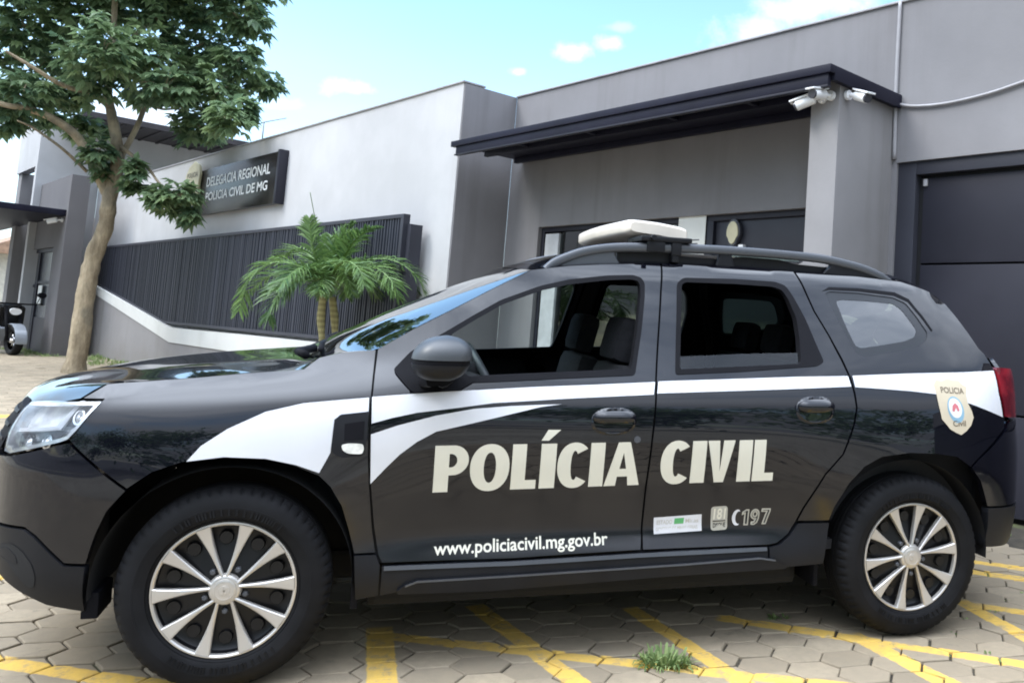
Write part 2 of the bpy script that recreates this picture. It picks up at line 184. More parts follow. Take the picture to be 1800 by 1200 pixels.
def mixc(nt, fac, a, b, blend='MIX'):
    n = nt.nodes.new('ShaderNodeMix'); n.data_type = 'RGBA'; n.blend_type = blend
    if isinstance(fac, (int, float)): n.inputs[0].default_value = fac
    else: nt.links.new(fac, n.inputs[0])
    for i, x in ((6, a), (7, b)):
        if isinstance(x, (tuple, list)): n.inputs[i].default_value = (*x[:3], 1)
        else: nt.links.new(x, n.inputs[i])
    return n.outputs[2]
def noise(nt, vec, scale, detail=4, rough=.55, dist=0):
    n = nt.nodes.new('ShaderNodeTexNoise'); n.inputs['Scale'].default_value = scale
    n.inputs['Detail'].default_value = detail; n.inputs['Roughness'].default_value = rough; n.inputs['Distortion'].default_value = dist
    if vec is not None: nt.links.new(vec, n.inputs['Vector'])
    return n.outputs[0]
def coords(nt, which='Object', scale=None):
    t = nt.nodes.new('ShaderNodeTexCoord'); o = t.outputs[which]
    if scale:
        m = nt.nodes.new('ShaderNodeMapping'); m.inputs['Scale'].default_value = scale
        nt.links.new(o, m.inputs[0]); o = m.outputs[0]
    return o
def bump(nt, b, h, strength=.3, dist=.01):
    n = nt.nodes.new('ShaderNodeBump'); n.inputs['Strength'].default_value = strength; n.inputs['Distance'].default_value = dist
    nt.links.new(h, n.inputs['Height']); nt.links.new(n.outputs[0], b.inputs['Normal'])
def simple(name, col, rough=.5, metal=0., spec=.5, var=.12, vscale=6., coat=0., bmp=0., bscale=60.):
    m, nt, b = newmat(name)
    c = coords(nt)
    f = noise(nt, c, vscale)
    f2 = ramp(nt, f, .3, .7)
    lo = tuple(x*(1-var) for x in col); hi = tuple(min(1, x*(1+var)) for x in col)
    nt.links.new(mixc(nt, f2, lo, hi), b.inputs['Base Color'])
    b.inputs['Roughness'].default_value = rough; b.inputs['Metallic'].default_value = metal
    b.inputs['Specular IOR Level'].default_value = spec
    if coat: b.inputs['Coat Weight'].default_value = coat; b.inputs['Coat Roughness'].default_value = .04
    if bmp: bump(nt, b, noise(nt, c, bscale, 3), bmp, .004)
    return m

M = {}
# black glossy paint: fine clear coat with a faint dust film near the bottom
m, nt, b = newmat('black_paint')
c = coords(nt)
sx = nt.nodes.new('ShaderNodeSeparateXYZ'); nt.links.new(c, sx.inputs[0])
dust = mathn(nt, 'MULTIPLY', ramp(nt, sx.outputs[2], .85, .3, 0, 1), ramp(nt, noise(nt, c, 5, 5), .35, .7))
nt.links.new(mixc(nt, mathn(nt, 'MULTIPLY', dust, .045), (.0030, .0032, .0060), (.12, .10, .08)), b.inputs['Base Color'])
nt.links.new(mathn(nt, 'ADD', .10, mathn(nt, 'MULTIPLY', dust, .08)), b.inputs['Roughness'])
b.inputs['Specular IOR Level'].default_value = .05
b.inputs['Coat Weight'].default_value = 1.0; b.inputs['Coat IOR'].default_value = 1.55; nt.links.new(mathn(nt, 'ADD', .02, mathn(nt, 'MULTIPLY', ramp(nt, sx.outputs[2], .80, .38), .20)), b.inputs['Coat Roughness'])
M['paint'] = m
M['plastic'] = simple('dark_plastic', (.010, .0105, .013), .46, spec=.24, var=.15, bmp=.05, bscale=300)
M['plastic_lt'] = simple('satin_grey_plastic', (.055, .060, .066), .40, var=.06)
M['trim'] = simple('black_rubber_trim', (.007, .007, .009), .65, spec=.10)
M['rail'] = simple('satin_rail', (.07, .075, .085), .30, var=.05)
M['vinyl'] = simple('white_vinyl', (.66, .66, .68), .22, var=.02, coat=.3)
M['cream'] = simple('cream_vinyl', (.70, .67, .56), .35, var=.03)
M['greyvinyl'] = simple('grey_vinyl', (.42, .40, .34), .4, var=.05)
M['rubber'] = simple('tyre_rubber', (.0065, .0065, .0075), .74, spec=.22, var=.3, vscale=9, bmp=.1, bscale=90)
M['alloy'] = simple('silver_alloy', (.56, .53, .49), .30, metal=.6, var=.04)
M['wheelblack'] = simple('black_wheel_paint', (.006, .006, .007), .35, var=.2, spec=.35)
M['dark'] = simple('dark_cavity', (.006, .006, .007), .8)
M['interior'] = simple('interior_trim', (.018, .018, .021), .7, var=.2)
M['seat'] = simple('seat_cloth', (.016, .016, .019), .9, var=.3, vscale=30, bmp=.2, bscale=200)
M['chrome'] = simple('chrome', (.8, .8, .82), .12, metal=1., var=.03)
M['lampgrey'] = simple('lamp_reflector', (.85, .87, .90), .16, metal=.6, var=.2, vscale=25)
M['lampdark'] = simple('lamp_dark', (.06, .06, .07), .25)
M['amberwhite'] = simple('side_repeater_lens', (.75, .74, .68), .15, var=.15, vscale=40, coat=.5)
m, nt, b = newmat('tail_lens'); b.inputs['Base Color'].default_value = (.22, .008, .014, 1); b.inputs['Roughness'].default_value = .12; b.inputs['Coat Weight'].default_value = .6
nt.links.new(mixc(nt, ramp(nt, noise(nt, coords(nt), 9, 2), .4, .6), (.10, .004, .010), (.22, .012, .020)), b.inputs['Base Color'])
M['tail'] = m
def glass(name, tint, refl, rough=.02, alpha=.85):
    m = bpy.data.materials.new(name); m.use_nodes = True; nt = m.node_tree; nt.nodes.clear()
    out = N(nt, 'ShaderNodeOutputMaterial'); tr = N(nt, 'ShaderNodeBsdfTransparent'); tr.inputs[0].default_value = (*tint, 1)
    gl = N(nt, 'ShaderNodeBsdfGlossy'); gl.inputs['Roughness'].default_value = rough; gl.inputs[0].default_value = (1, 1, 1, 1)
    fr = N(nt, 'ShaderNodeFresnel'); fr.inputs[0].default_value = 1.5
    nz = noise(nt, coords(nt), 2.0, 2)
    fac = mathn(nt, 'ADD', mathn(nt, 'MULTIPLY', fr.outputs[0], 1.0-refl), mathn(nt, 'ADD', refl, mathn(nt, 'MULTIPLY', nz, refl*.15)), clamp=True)
    mx = N(nt, 'ShaderNodeMixShader'); nt.links.new(fac, mx.inputs[0]); nt.links.new(tr.outputs[0], mx.inputs[1]); nt.links.new(gl.outputs[0], mx.inputs[2])
    nt.links.new(mx.outputs[0], out.inputs[0])
    return m
M['glass'] = glass('clear_glass', (.78, .86, .84), .04)
M['glass_ws'] = glass('windscreen_glass', (.50, .60, .58), .22)
M['glass_tint'] = glass('tinted_glass', (.16, .22, .21), .09)
M['glass_low'] = glass('lowered_glass', (.5, .6, .56), .0)
M['glass_room'] = glass('room_glass', (.30, .36, .34), .03)
M['lens'] = glass('lamp_lens', (.95, .96, .97), .02)
M['frit'] = simple('glass_frit', (.022, .024, .028), .2, var=.05, spec=.35)

def plaster(name, col, stain=(.5, .5, .5), samt=.25, rough=.85, bs=.12):
    m, nt, b = newmat(name)
    c = coords(nt)
    big = ramp(nt, noise(nt, c, .55, 5, .6), .3, .72)
    streak = ramp(nt, noise(nt, coords(nt, scale=(2.6, 2.6, .18)), 1.0, 5, .6), .50, .80)
    fine = noise(nt, c, 55, 4, .65)
    col2 = tuple(x*.86 for x in col)
    k = mixc(nt, big, col2, tuple(min(1, x*1.07) for x in col))
    k = mixc(nt, mathn(nt, 'MULTIPLY', streak, samt), k, tuple(x*s for x, s in zip(col, stain)))
    k = mixc(nt, mathn(nt, 'MULTIPLY', fine, .10), k, tuple(x*.6 for x in col))
    sz = nt.nodes.new('ShaderNodeSeparateXYZ'); nt.links.new(c, sz.inputs[0])
    low = mathn(nt, 'MULTIPLY', ramp(nt, mathn(nt, 'ADD', sz.outputs[2], mathn(nt, 'MULTIPLY', noise(nt, c, 2.5, 5), .7)), 1.25, .35), .5)
    k = mixc(nt, low, k, tuple(x*s*.7 for x, s in zip(col, (1, .93, .80))))
    pat = ramp(nt, noise(nt, coords(nt, scale=(.7, .7, 1.6)), .9, 2, .4), .58, .62)
    k = mixc(nt, mathn(nt, 'MULTIPLY', pat, .05), k, tuple(min(1, x*1.25) for x in col))
    nt.links.new(k, b.inputs['Base Color']); b.inputs['Roughness'].default_value = rough
    b.inputs['Specular IOR Level'].default_value = .25
    h = mathn(nt, 'ADD', mathn(nt, 'MULTIPLY', noise(nt, c, 5, 4), 1.0), mathn(nt, 'MULTIPLY', fine, .25))
    bump(nt, b, h, bs, .02)
    return m
M['white_wall'] = plaster('white_plaster', (.495, .492, .495), (.78, .76, .72), .35)
M['grey_wall'] = plaster('grey_plaster', (.235, .228, .235), (.66, .64, .62), .75)
M['grey_wall2'] = plaster('warm_grey_plaster', (.26, .25, .25), (.64, .62, .58), .75)
M['block_wall'] = plaster('dark_grey_plaster', (.155, .148, .152), (.72, .70, .68), .4)
M['slate'] = simple('slate_metal', (.024, .024, .033), .46, spec=.22, var=.12, vscale=1.5)
M['slate2'] = simple('slate_metal_pale', (.040, .041, .052), .45, spec=.25, var=.12, vscale=1.5)
M['canopy'] = simple('canopy_metal', (.011, .011, .022), .5, spec=.18, var=.2, vscale=2)
M['slat'] = None
m, nt, b = newmat('slat_paint')
at = N(nt, 'ShaderNodeAttribute', attribute_name='tone')
nt.links.new(mixc(nt, at.outputs['Fac'], (.010, .012, .021), (.028, .031, .046)), b.inputs['Base Color'])
b.inputs['Roughness'].default_value = .5
M['slat'] = m
M['ledge'] = plaster('pale_ledge', (.60, .60, .575), (.7, .7, .62), .4)
M['roofsheet'] = simple('dark_roof_sheet', (.035, .030, .034), .6, var=.3, vscale=3)
M['camwhite'] = simple('white_housing', (.88, .88, .88), .35, var=.03)
M['paper'] = simple('paper', (.74, .74, .70), .7, var=.04, vscale=3)
M['ink'] = simple('ink', (.12, .12, .13), .7)
M['signblack'] = simple('sign_gloss', (.016, .013, .013), .22, var=.2, spec=.4)
M['signletter'] = simple('sign_letter', (.80, .80, .78), .4, var=.05)
M['crest'] = simple('crest_plate', (.62, .57, .38), .5, var=.12, vscale=5)
M['badge'] = simple('badge_vinyl', (.56, .48, .35), .4, var=.06)
M['badgeblue'] = simple('badge_blue', (.22, .38, .48), .4, var=.1)
M['badgewhite'] = simple('badge_white', (.74, .72, .70), .4, var=.04)
M['badgered'] = simple('badge_red', (.55, .16, .18), .4, var=.1)
M['badgebrown'] = simple('badge_lettering', (.12, .09, .06), .5)
M['green'] = simple('label_green', (.10, .38, .14), .4)
M['barwhite'] = simple('aged_white_plastic', (.75, .67, .57), .32, var=.07, vscale=5, coat=.3)
M['conduit'] = simple('conduit_grey', (.33, .32, .33), .5)
m, nt, b = newmat('bark')
c = coords(nt, scale=(1, 1, .45))
k = mixc(nt, ramp(nt, noise(nt, c, 4, 6, .65), .32, .68), (.23, .18, .115), (.56, .455, .31))
k = mixc(nt, mathn(nt, 'MULTIPLY', ramp(nt, noise(nt, coords(nt), 1.6, 3), .52, .62), .55), k, (.20, .19, .15))
nt.links.new(k, b.inputs['Base Color']); b.inputs['Roughness'].default_value = .9
rg2 = noise(nt, coords(nt, scale=(1, 1, .25)), 22, 6, .7)
bump(nt, b, mathn(nt, 'ADD', noise(nt, c, 9, 5), rg2), 1.0, .05); M['bark'] = m
m, nt, b = newmat('palm_stem')
c = coords(nt)
w = N(nt, 'ShaderNodeTexWave', bands_direction='Z'); w.inputs['Scale'].default_value = 5; w.inputs['Distortion'].default_value = 1.5; nt.links.new(c, w.inputs[0])
nt.links.new(mixc(nt, ramp(nt, w.outputs[1], .2, .9), (.30, .27, .13), (.44, .40, .20)), b.inputs['Base Color']); b.inputs['Roughness'].default_value = .7
M['palmstem'] = m
def leafmat(name, a, b_, rough=.45, trans=.25):
    m = bpy.data.materials.new(name); m.use_nodes = True; nt = m.node_tree; b = nt.nodes['Principled BSDF']; out = nt.nodes['Material Output']
    at = N(nt, 'ShaderNodeAttribute', attribute_name='tone')
    col = mixc(nt, at.outputs['Fac'], a, b_)
    nt.links.new(col, b.inputs['Base Color']); b.inputs['Roughness'].default_value = rough; b.inputs['Specular IOR Level'].default_value = .35
    t = N(nt, 'ShaderNodeBsdfTranslucent'); nt.links.new(col, t.inputs[0])
    mx = N(nt, 'ShaderNodeMixShader'); mx.inputs[0].default_value = trans
    nt.links.new(b.outputs[0], mx.inputs[1]); nt.links.new(t.outputs[0], mx.inputs[2]); nt.links.new(mx.outputs[0], out.inputs[0])
    return m
M['leaf'] = leafmat('tree_leaf', (.085, .150, .085), (.34, .45, .22), .4, .42)
M['palmleaf'] = leafmat('palm_leaf', (.042, .100, .035), (.18, .29, .085), .4, .3)
M['grass'] = leafmat('grass_blade', (.10, .17, .05), (.34, .42, .17), .6, .3)

# pavers: concrete with each block its own tone, road paint worn over the blocks
LINES = [(.525, .55, .535, -1.6, .052), (.55, .445, 2.65, -.645, .040), (-1.8, 1.04, .6, -.34, .045), (.93, .75, 1.34, -.66, .044),
         (1.60, .60, 1.86, -.62, .040), (1.95, .40, 3.35, -.62, .042), (2.44, .10, 2.64, -.95, .048), (3.21, .42, 3.16, -.55, .042),
         (3.2, .36, 4.3, -.48, .040), (3.2, 1.15, 4.5, .08, .050), (3.42, 1.28, 4.7, .14, .045), (-5.0, 7.1, -2.55, 7.8, .12), (-2.2, 2.10, -.85, 1.42, .05)]
m, nt, b = newmat('paver_concrete')
c = coords(nt)
at = N(nt, 'ShaderNodeAttribute', attribute_name='tone')
base = mixc(nt, at.outputs['Fac'], (.235, .190, .132), (.375, .306, .214))
mott = ramp(nt, noise(nt, c, 26, 6, .7), .3, .75)
base = mixc(nt, mathn(nt, 'MULTIPLY', mott, .45), base, (.20, .17, .125))
dirt = ramp(nt, noise(nt, c, 1.3, 6, .7), .40, .66)
spots = ramp(nt, noise(nt, c, 6.5, 5, .7), .60, .70)
base = mixc(nt, mathn(nt, 'MULTIPLY', spots, .40), base, (.13, .11, .08))
base = mixc(nt, mathn(nt, 'MULTIPLY', dirt, .45), base, (.205, .172, .125))
sp = nt.nodes.new('ShaderNodeSeparateXYZ'); nt.links.new(c, sp.inputs[0])
wob = mathn(nt, 'MULTIPLY', mathn(nt, 'SUBTRACT', noise(nt, c, 30, 4), .5), .016)
tot = None
for (x0, y0, x1, y1, hw) in LINES:
    L = math.hypot(x1-x0, y1-y0); tx, ty = (x1-x0)/L, (y1-y0)/L
    d = mathn(nt, 'ABSOLUTE', mathn(nt, 'ADD', mathn(nt, 'MULTIPLY', sp.outputs[0], -ty), mathn(nt, 'MULTIPLY_ADD', sp.outputs[1], tx, ty*x0-tx*y0)))
    s = mathn(nt, 'ADD', mathn(nt, 'MULTIPLY', sp.outputs[0], tx), mathn(nt, 'MULTIPLY_ADD', sp.outputs[1], ty, -(tx*x0+ty*y0)))
    e = mathn(nt, 'ABSOLUTE', mathn(nt, 'SUBTRACT', s, L/2))
    k = mathn(nt, 'MULTIPLY', ramp(nt, mathn(nt, 'ADD', d, wob), hw+.004, hw-.004), ramp(nt, e, L/2+.02, L/2-.02))
    tot = k if tot is None else mathn(nt, 'MAXIMUM', tot, k)
wear = ramp(nt, noise(nt, c, 14, 6, .75), .34, .50, .30, 1.0)
wear2 = ramp(nt, noise(nt, c, 2.3, 3), .25, .5, .55, 1.0)
pm = mathn(nt, 'MULTIPLY', tot, mathn(nt, 'MULTIPLY', wear, wear2))
ycol = mixc(nt, mott, (.70, .45, .085), (.58, .37, .09))
nt.links.new(mixc(nt, mathn(nt, 'MULTIPLY', pm, .92), base, ycol), b.inputs['Base Color'])
b.inputs['Roughness'].default_value = .85; b.inputs['Specular IOR Level'].default_value = .3
bump(nt, b, noise(nt, c, 120, 5, .7), .35, .006)
M['paver'] = m
m, nt, b = newmat('joint_soil')
c = coords(nt)
k = mixc(nt, ramp(nt, noise(nt, c, 3, 4), .35, .65), (.030, .025, .018), (.065, .055, .038))
k = mixc(nt, ramp(nt, noise(nt, c, 2.1, 5), .56, .68, 0, .75), k, (.085, .11, .03))
nt.links.new(k, b.inputs['Base Color']); b.inputs['Roughness'].default_value = .95
bump(nt, b, noise(nt, c, 60, 4), .6, .01)
M['soil'] = m
# ------------------------------------------------------------------ ground
def softclamp(x, lo):
    return x if x > lo+1 else lo + 1.0*math.exp((x-lo-1)/1.0) if x < lo+1 else x
def gz(X, Y):
    Xc = softclamp(X, -3.4); Yc = max(-9.0, min(5.2, Y))
    return .0455*Yc - .0120*Xc
def gplane_dz(x, y):            # offset from the car plane, in the car frame
    w = toworld((x, y, 0)); return gz(w.x, w.y)-w.z
CAMR = Matrix([D2['cam'][1], D2['cam'][2], D2['cam'][3]]); CAMC = Vector(D2['cam'][0]); FPX, CX, CY = D2['cam'][4:7]
def project(p):
    q = CAMR.transposed() @ (Vector(p)-CAMC)
    if q.z > -.1: return None
    return (CX+FPX*q.x/-q.z, CY-FPX*q.y/-q.z)
def build_paving():
    v, f, tone = [], [], []
    a, bx, h, dx, dy = .0640, .0495, .0780, .1762, .1560
    th = math.radians(-2.6); ct, stt = math.cos(th), math.sin(th)
    ox, oy = .709, .165
    for i in range(-60, 60):
        for j in range(-40, 140):
            lx = i*dx; ly = j*dy + (dy/2 if i % 2 else 0)
            x = ox+lx*ct-ly*stt; y = oy+lx*stt+ly*ct
            if y < -2.6 or y > 19: continue
            w = toworld((x, y, 0))
            if w.y > 4.3 or (w.x < -18.9 and w.y > 3.1): continue
            near = -6.5 < x < 6.5 and y < 14
            if not near:
                q = project((w.x, w.y, gz(w.x, w.y)))
                if q is None or not (-500 < q[0] < 2300 and q[1] < 1350): continue
            hs = [(-a-bx, 0), (-a, -h), (a, -h), (a+bx, 0), (a, h), (-a, h)]
            rz = random.gauss(0, .012); cr, sr = math.cos(th+rz), math.sin(th+rz)
            tx, ty, oz = random.gauss(0, .012), random.gauss(0, .012), random.gauss(0, .0016)
            jx, jy = random.gauss(0, .0015), random.gauss(0, .0015)
            sc = random.uniform(.945, .975)
            n0 = len(v)
            zb = gplane_dz(x, y)
            for (k, dz) in ((sc-.055, 0), (sc-.012, -.0022), (sc, -.007), (sc, -.035)):
                for (px, py) in hs:
                    qx, qy = px*k+random.gauss(0, .0006), py*k+random.gauss(0, .0006)
                    v.append((x+jx+qx*cr-qy*sr, y+jy+qx*sr+qy*cr, zb+oz+dz+tx*qx+ty*qy))
            f.append(tuple(n0+t for t in range(6)))
            for r in range(3):
                for t in range(6):
                    f.append((n0+r*6+t, n0+(r+1)*6+t, n0+(r+1)*6+(t+1) % 6, n0+r*6+(t+1) % 6))
            tn = min(1, max(0, random.gauss(.5, .23))); tone += [tn]*24
    o = pydata('paving', v, f, M['paver'])
    me = o.data; at = me.attributes.new('tone', 'FLOAT', 'POINT'); at.data.foreach_set('value', tone)
    o.matrix_world = Wm; o['kind'] = 'structure'
    print('pavers', len(v)//24)
build_paving()
def sheet(name, x0, x1, y0, y1, step, dz, mat):
    nx = int((x1-x0)/step); ny = int((y1-y0)/step)
    v = [(x0+(x1-x0)*i/nx, y0+(y1-y0)*j/ny, gz(x0+(x1-x0)*i/nx, y0+(y1-y0)*j/ny)+dz) for j in range(ny+1) for i in range(nx+1)]
    f = [(j*(nx+1)+i, j*(nx+1)+i+1, (j+1)*(nx+1)+i+1, (j+1)*(nx+1)+i) for j in range(ny) for i in range(nx)]
    o = pydata(name, v, f, mat, None, True); o['kind'] = 'structure'; return o
v, f = [], []
for j_ in range(56):
    for i_ in range(36):
        x_, y_ = -6.55+13.1*i_/35, -2.65+16.7*j_/55
        v.append((x_, y_, gplane_dz(x_, y_)-.011))
for j_ in range(55):
    for i_ in range(35):
        k_ = j_*36+i_; wq = toworld(v[k_])
        f.append((k_, k_+1, k_+37, k_+36))
o = pydata('joint_bed', v, f, M['soil'], None, True); o.matrix_world = Wm; o['kind'] = 'structure'
m, nt, b = newmat('far_paving')
c = coords(nt)
k = mixc(nt, ramp(nt, noise(nt, c, .5, 6, .65), .35, .68), (.235, .21, .165), (.34, .31, .25))
vo = N(nt, 'ShaderNodeTexVoronoi', feature='DISTANCE_TO_EDGE'); vo.inputs['Scale'].default_value = 6.0; nt.links.new(c, vo.inputs[0])
k = mixc(nt, ramp(nt, vo.outputs[0], .05, .02), k, (.12, .105, .075))
nt.links.new(k, b.inputs['Base Color']); b.inputs['Roughness'].default_value = .9
M['farpave'] = m
sheet('ground', -160, 160, -160, 160, 2.0, -.035, M['farpave'])
sheet('street', -70, 60, -60, -7.6, 2.0, -.028, simple('asphalt', (.055, .055, .058), .85, var=.25, vscale=1.2, bmp=.3, bscale=40))
bpy.data.objects['street']['kind'] = 'structure'

# ------------------------------------------------------------------ police station building
bld = thing('station_building', 'grey and white rendered single storey station with slatted screen, dark canopy and metal gate', 'building', (-8, 4.9, .1))
def bpart(name, bm, mat, smooth=False, sharp=None, parent=None):
    o = bm_obj(name, bm, mat, None, smooth, sharp)
    if parent is None: o.parent = bld; o.matrix_parent_inverse = Matrix.Translation(-bld.location)
    else: o.parent = parent
    return o
def boxes(name, L, mat, bev=0.0, parent=None):
    bm = bmesh.new()
    for lo, hi in L: bm_box(bm, lo, hi, bev)
    return bpart(name, bm, mat, bev > 0, 35 if bev > 0 else None, parent)
boxes('white_wall', [((-21.74, 4.16, -.4), (-5.72, 4.42, 4.06))], M['white_wall'])
boxes('return_wall', [((-5.719, 4.168, -.4), (-5.70, 4.879, 4.05))], M['grey_wall'])
boxes('main_wall', [((-5.699, 4.88, -.4), (-5.07, 5.12, 4.05)), ((-5.07, 4.88, 2.475), (-.52, 5.12, 4.05)), ((-1.35, 4.88, -.4), (-.52, 5.12, 2.475)), ((-.52, 4.88, 2.775), (14, 5.12, 4.05))], M['grey_wall'])
cap = M['conduit']
boxes('parapet_cap', [((-21.74, 4.14, 4.061), (-5.70, 4.44, 4.082)), ((-5.70, 4.86, 4.051), (14, 5.14, 4.070))], cap, .004)
boxes('pillar', [((-.81, 4.14, -.4), (-.56, 4.879, 3.258))], M['grey_wall2'], .006)
# canopy: channel fascia, soffit sheet and cross beams
can = boxes('canopy', [((-5.50, 3.93, 3.245), (-.50, 3.99, 3.305)), ((-5.42, 3.95, 3.165), (-.53, 3.985, 3.244)), ((-.545, 3.99, 3.20), (-.50, 4.879, 3.305)), ((-5.48, 3.99, 3.262), (-.546, 4.879, 3.28))], M['canopy'], .004)
boxes('canopy_beam', [((-5.40, 4.30, 3.20), (-.82, 4.35, 3.261)), ((-5.40, 4.70, 3.20), (-.82, 4.75, 3.261))] + [((x, 4.0, 3.215), (x+.05, 4.29, 3.261)) for x in (-4.6, -3.5, -2.4, -1.5)], M['canopy'], .003, can)
boxes('canopy_lip', [((-5.44, 3.945, 3.146), (-.53, 3.99, 3.163))], M['slate'], .003, can)
# entrance glazing under the canopy
boxes('entrance_frame', [((-5.07, 4.93, .2), (-5.02, 5.0, 2.474)), ((-5.02, 4.93, 2.42), (-1.35, 5.0, 2.474)), ((-2.52, 4.92, .2), (-2.44, 5.01, 2.42)), ((-1.40, 4.93, .2), (-1.351, 5.0, 2.42)), ((-3.3, 4.93, .2), (-3.25, 5.0, 2.42))], M['slate'], .004)
boxes('window_post', [((-5.0, 4.935, .2), (-4.76, 4.99, 2.40))], M['conduit'] if False else simple('pale_frame', (.50, .51, .52), .5), .004)
boxes('entrance_door', [((-2.44, 4.96, 2.12), (-1.40, 5.0, 2.419)), ((-2.44, 4.96, .21), (-1.40, 5.0, .9)), ((-2.44, 4.962, .9), (-2.37, 4.998, 2.12)), ((-1.47, 4.962, .9), (-1.40, 4.998, 2.12))], M['slate2'], .004)
boxes('door_glass', [((-2.37, 4.975, .9), (-1.47, 4.985, 2.105))], M['glass_room'])
boxes('window_glass', [((-4.76, 4.965, .2), (-3.3, 4.975, 2.42)), ((-3.25, 4.965, .2), (-2.52, 4.975, 2.42))], M['glass_room'])
boxes('room_wall', [((-5.6, 7.5, 0), (-.6, 7.6, 3.2)), ((-5.6, 5.2, .1), (-.6, 7.5, .15)), ((-5.6, 5.2, 2.9), (-.6, 7.5, 2.95)), ((-5.69, 5.12, 0), (-5.6, 7.6, 3.2)), ((-.6, 5.12, 0), (-.5, 7.6, 3.2))], simple('room_paint', (.18, .175, .17), .8))
# metal gate
gt = boxes('gate_frame', [((-.519, 4.905, -.1), (-.365, 5.0, 2.774)), ((-.365, 4.905, 2.672), (14, 5.0, 2.774))], M['slate2'], .004)
boxes('gate_panel', [((-.325, 4.955, 2.00), (14, 5.0, 2.645)), ((-.325, 4.955, .942), (14, 5.0, 1.985)), ((-.325, 4.955, .25), (14, 5.0, .928))], M['slate'], .004, None)
boxes('gate_rail', [((-.36, 4.98, 2.645), (14, 5.02, 2.671)), ((-.364, 4.97, -.1), (-.326, 5.02, 2.645))], M['dark'])
boxes('gate_backing', [((-.36, 5.03, -.1), (14, 5.06, 2.70))], M['dark'])  # dark board added so no light shows through the gate gaps
boxes('gate_latch', [((-.318, 4.935, 2.585), (-.285, 4.954, 2.64))], M['conduit'], .003)
# ramp wall with pale coping
ground_l = -.3
pts = [(-19.9, ground_l), (-6.0, ground_l), (-6.0, .715), (-11.78, .715), (-14.0, .718), (-18.795, 1.43), (-19.9, 1.585)]
bm = bmesh.new(); bm_prism(bm, pts, 3.84, 4.155, 'y'); bmesh.ops.recalc_face_normals(bm, faces=bm.faces); bpart('ramp_wall', bm, M['grey_wall2'])
pts = [(-6.0, .716), (-6.0, .99), (-10.57, .984), (-14.1, .970), (-19.9, 1.757), (-19.9, 1.586), (-14.0, .719), (-11.78, .716)]
bm = bmesh.new(); bm_prism(bm, pts, 3.82, 4.155, 'y'); bmesh.ops.recalc_face_normals(bm, faces=bm.faces); bpart('ramp_coping', bm, M['ledge'])
# slatted screen
v, f, tone = [], [], []
x = -19.95
while x < -6.36:
    w = .046; zb = 1.075 if x > -14.6 else 1.075+(-14.6-x)*.1376
    d = 3.885+random.uniform(-.006, .006); z1 = 2.50; n0 = len(v)
    for (px, py) in ((x, d+.03), (x+.008, d), (x+w-.008, d), (x+w, d+.03)):
        v += [(px, py, zb), (px, py, z1)]
    for k in range(3): f.append((n0+2*k, n0+2*k+2, n0+2*k+3, n0+2*k+1))
    f.append((n0+6, n0, n0+1, n0+7)); f.append((n0+1, n0+3, n0+5, n0+7)); f.append((n0, n0+6, n0+4, n0+2))
    tone += [min(1, max(0, random.gauss(.4, .25)+(.5 if random.random() < .06 else 0)))]*8
    x += .0625
o = pydata('slat_screen', v, f, M['slat']); at = o.data.attributes.new('tone', 'FLOAT', 'POINT'); at.data.foreach_set('value', tone)
o.parent = bld; o.matrix_parent_inverse = Matrix.Translation(-bld.location)
boxes('screen_back', [((-19.95, 3.935, 1.72), (-6.36, 3.955, 2.50)), ((-14.6, 3.935, 1.08), (-6.36, 3.955, 1.72))], M['dark'])
bm = bmesh.new()
bm_box(bm, (-19.95, 3.875, 2.50), (-6.29, 3.96, 2.545), .003)
bm_box(bm, (-6.36, 3.875, 1.03), (-6.29, 3.96, 2.499), .003)
bm_box(bm, (-6.287, 3.93, 1.0), (-6.205, 4.08, 2.43), .003)
bm_prism(bm, [(-6.361, 1.03), (-6.361, 1.074), (-14.6, 1.074), (-19.95, 1.81), (-19.95, 1.762), (-14.6, 1.03)], 3.87, 3.96, 'y')
bmesh.ops.recalc_face_normals(bm, faces=bm.faces); bpart('screen_frame', bm, M['slate2'])
# tall wing at the far end with its overhanging roof
boxes('wing_wall', [((-21.95, 2.9, -.3), (-21.745, 4.158, 5.40)), ((-21.95, 4.16, 4.08), (-21.745, 12, 5.40)), ((-24.2, 2.9, 4.36), (-21.951, 3.1, 5.46)), ((-21.95, 4.43, -.3), (-21.745, 12, 4.079))], M['white_wall'])
boxes('wing_recess', [((-24.2, 3.5, -.3), (-21.951, 3.6, 4.36))], M['slate2'])
boxes('wing_column', [((-24.2, 2.95, -.3), (-23.75, 3.2, 4.359)), ((-23.2, 3.2, -.3), (-23.0, 3.4, 4.359))], M['grey_wall2'])
bm = bmesh.new(); bm_box(bm, (-21.744, 3.3, 5.372), (-19.86, 12, 5.40)); bm_box(bm, (-19.92, 3.3, 5.401), (-19.86, 12, 5.50)); bm_box(bm, (-21.95, 3.25, 5.405), (-19.93, 12, 5.44))
y = 3.35
while y < 12:
    bm_box(bm, (-21.74, y, 5.345), (-19.9, y+.06, 5.371)); y += .38
bpart('roof_eave', bm, M['roofsheet'])
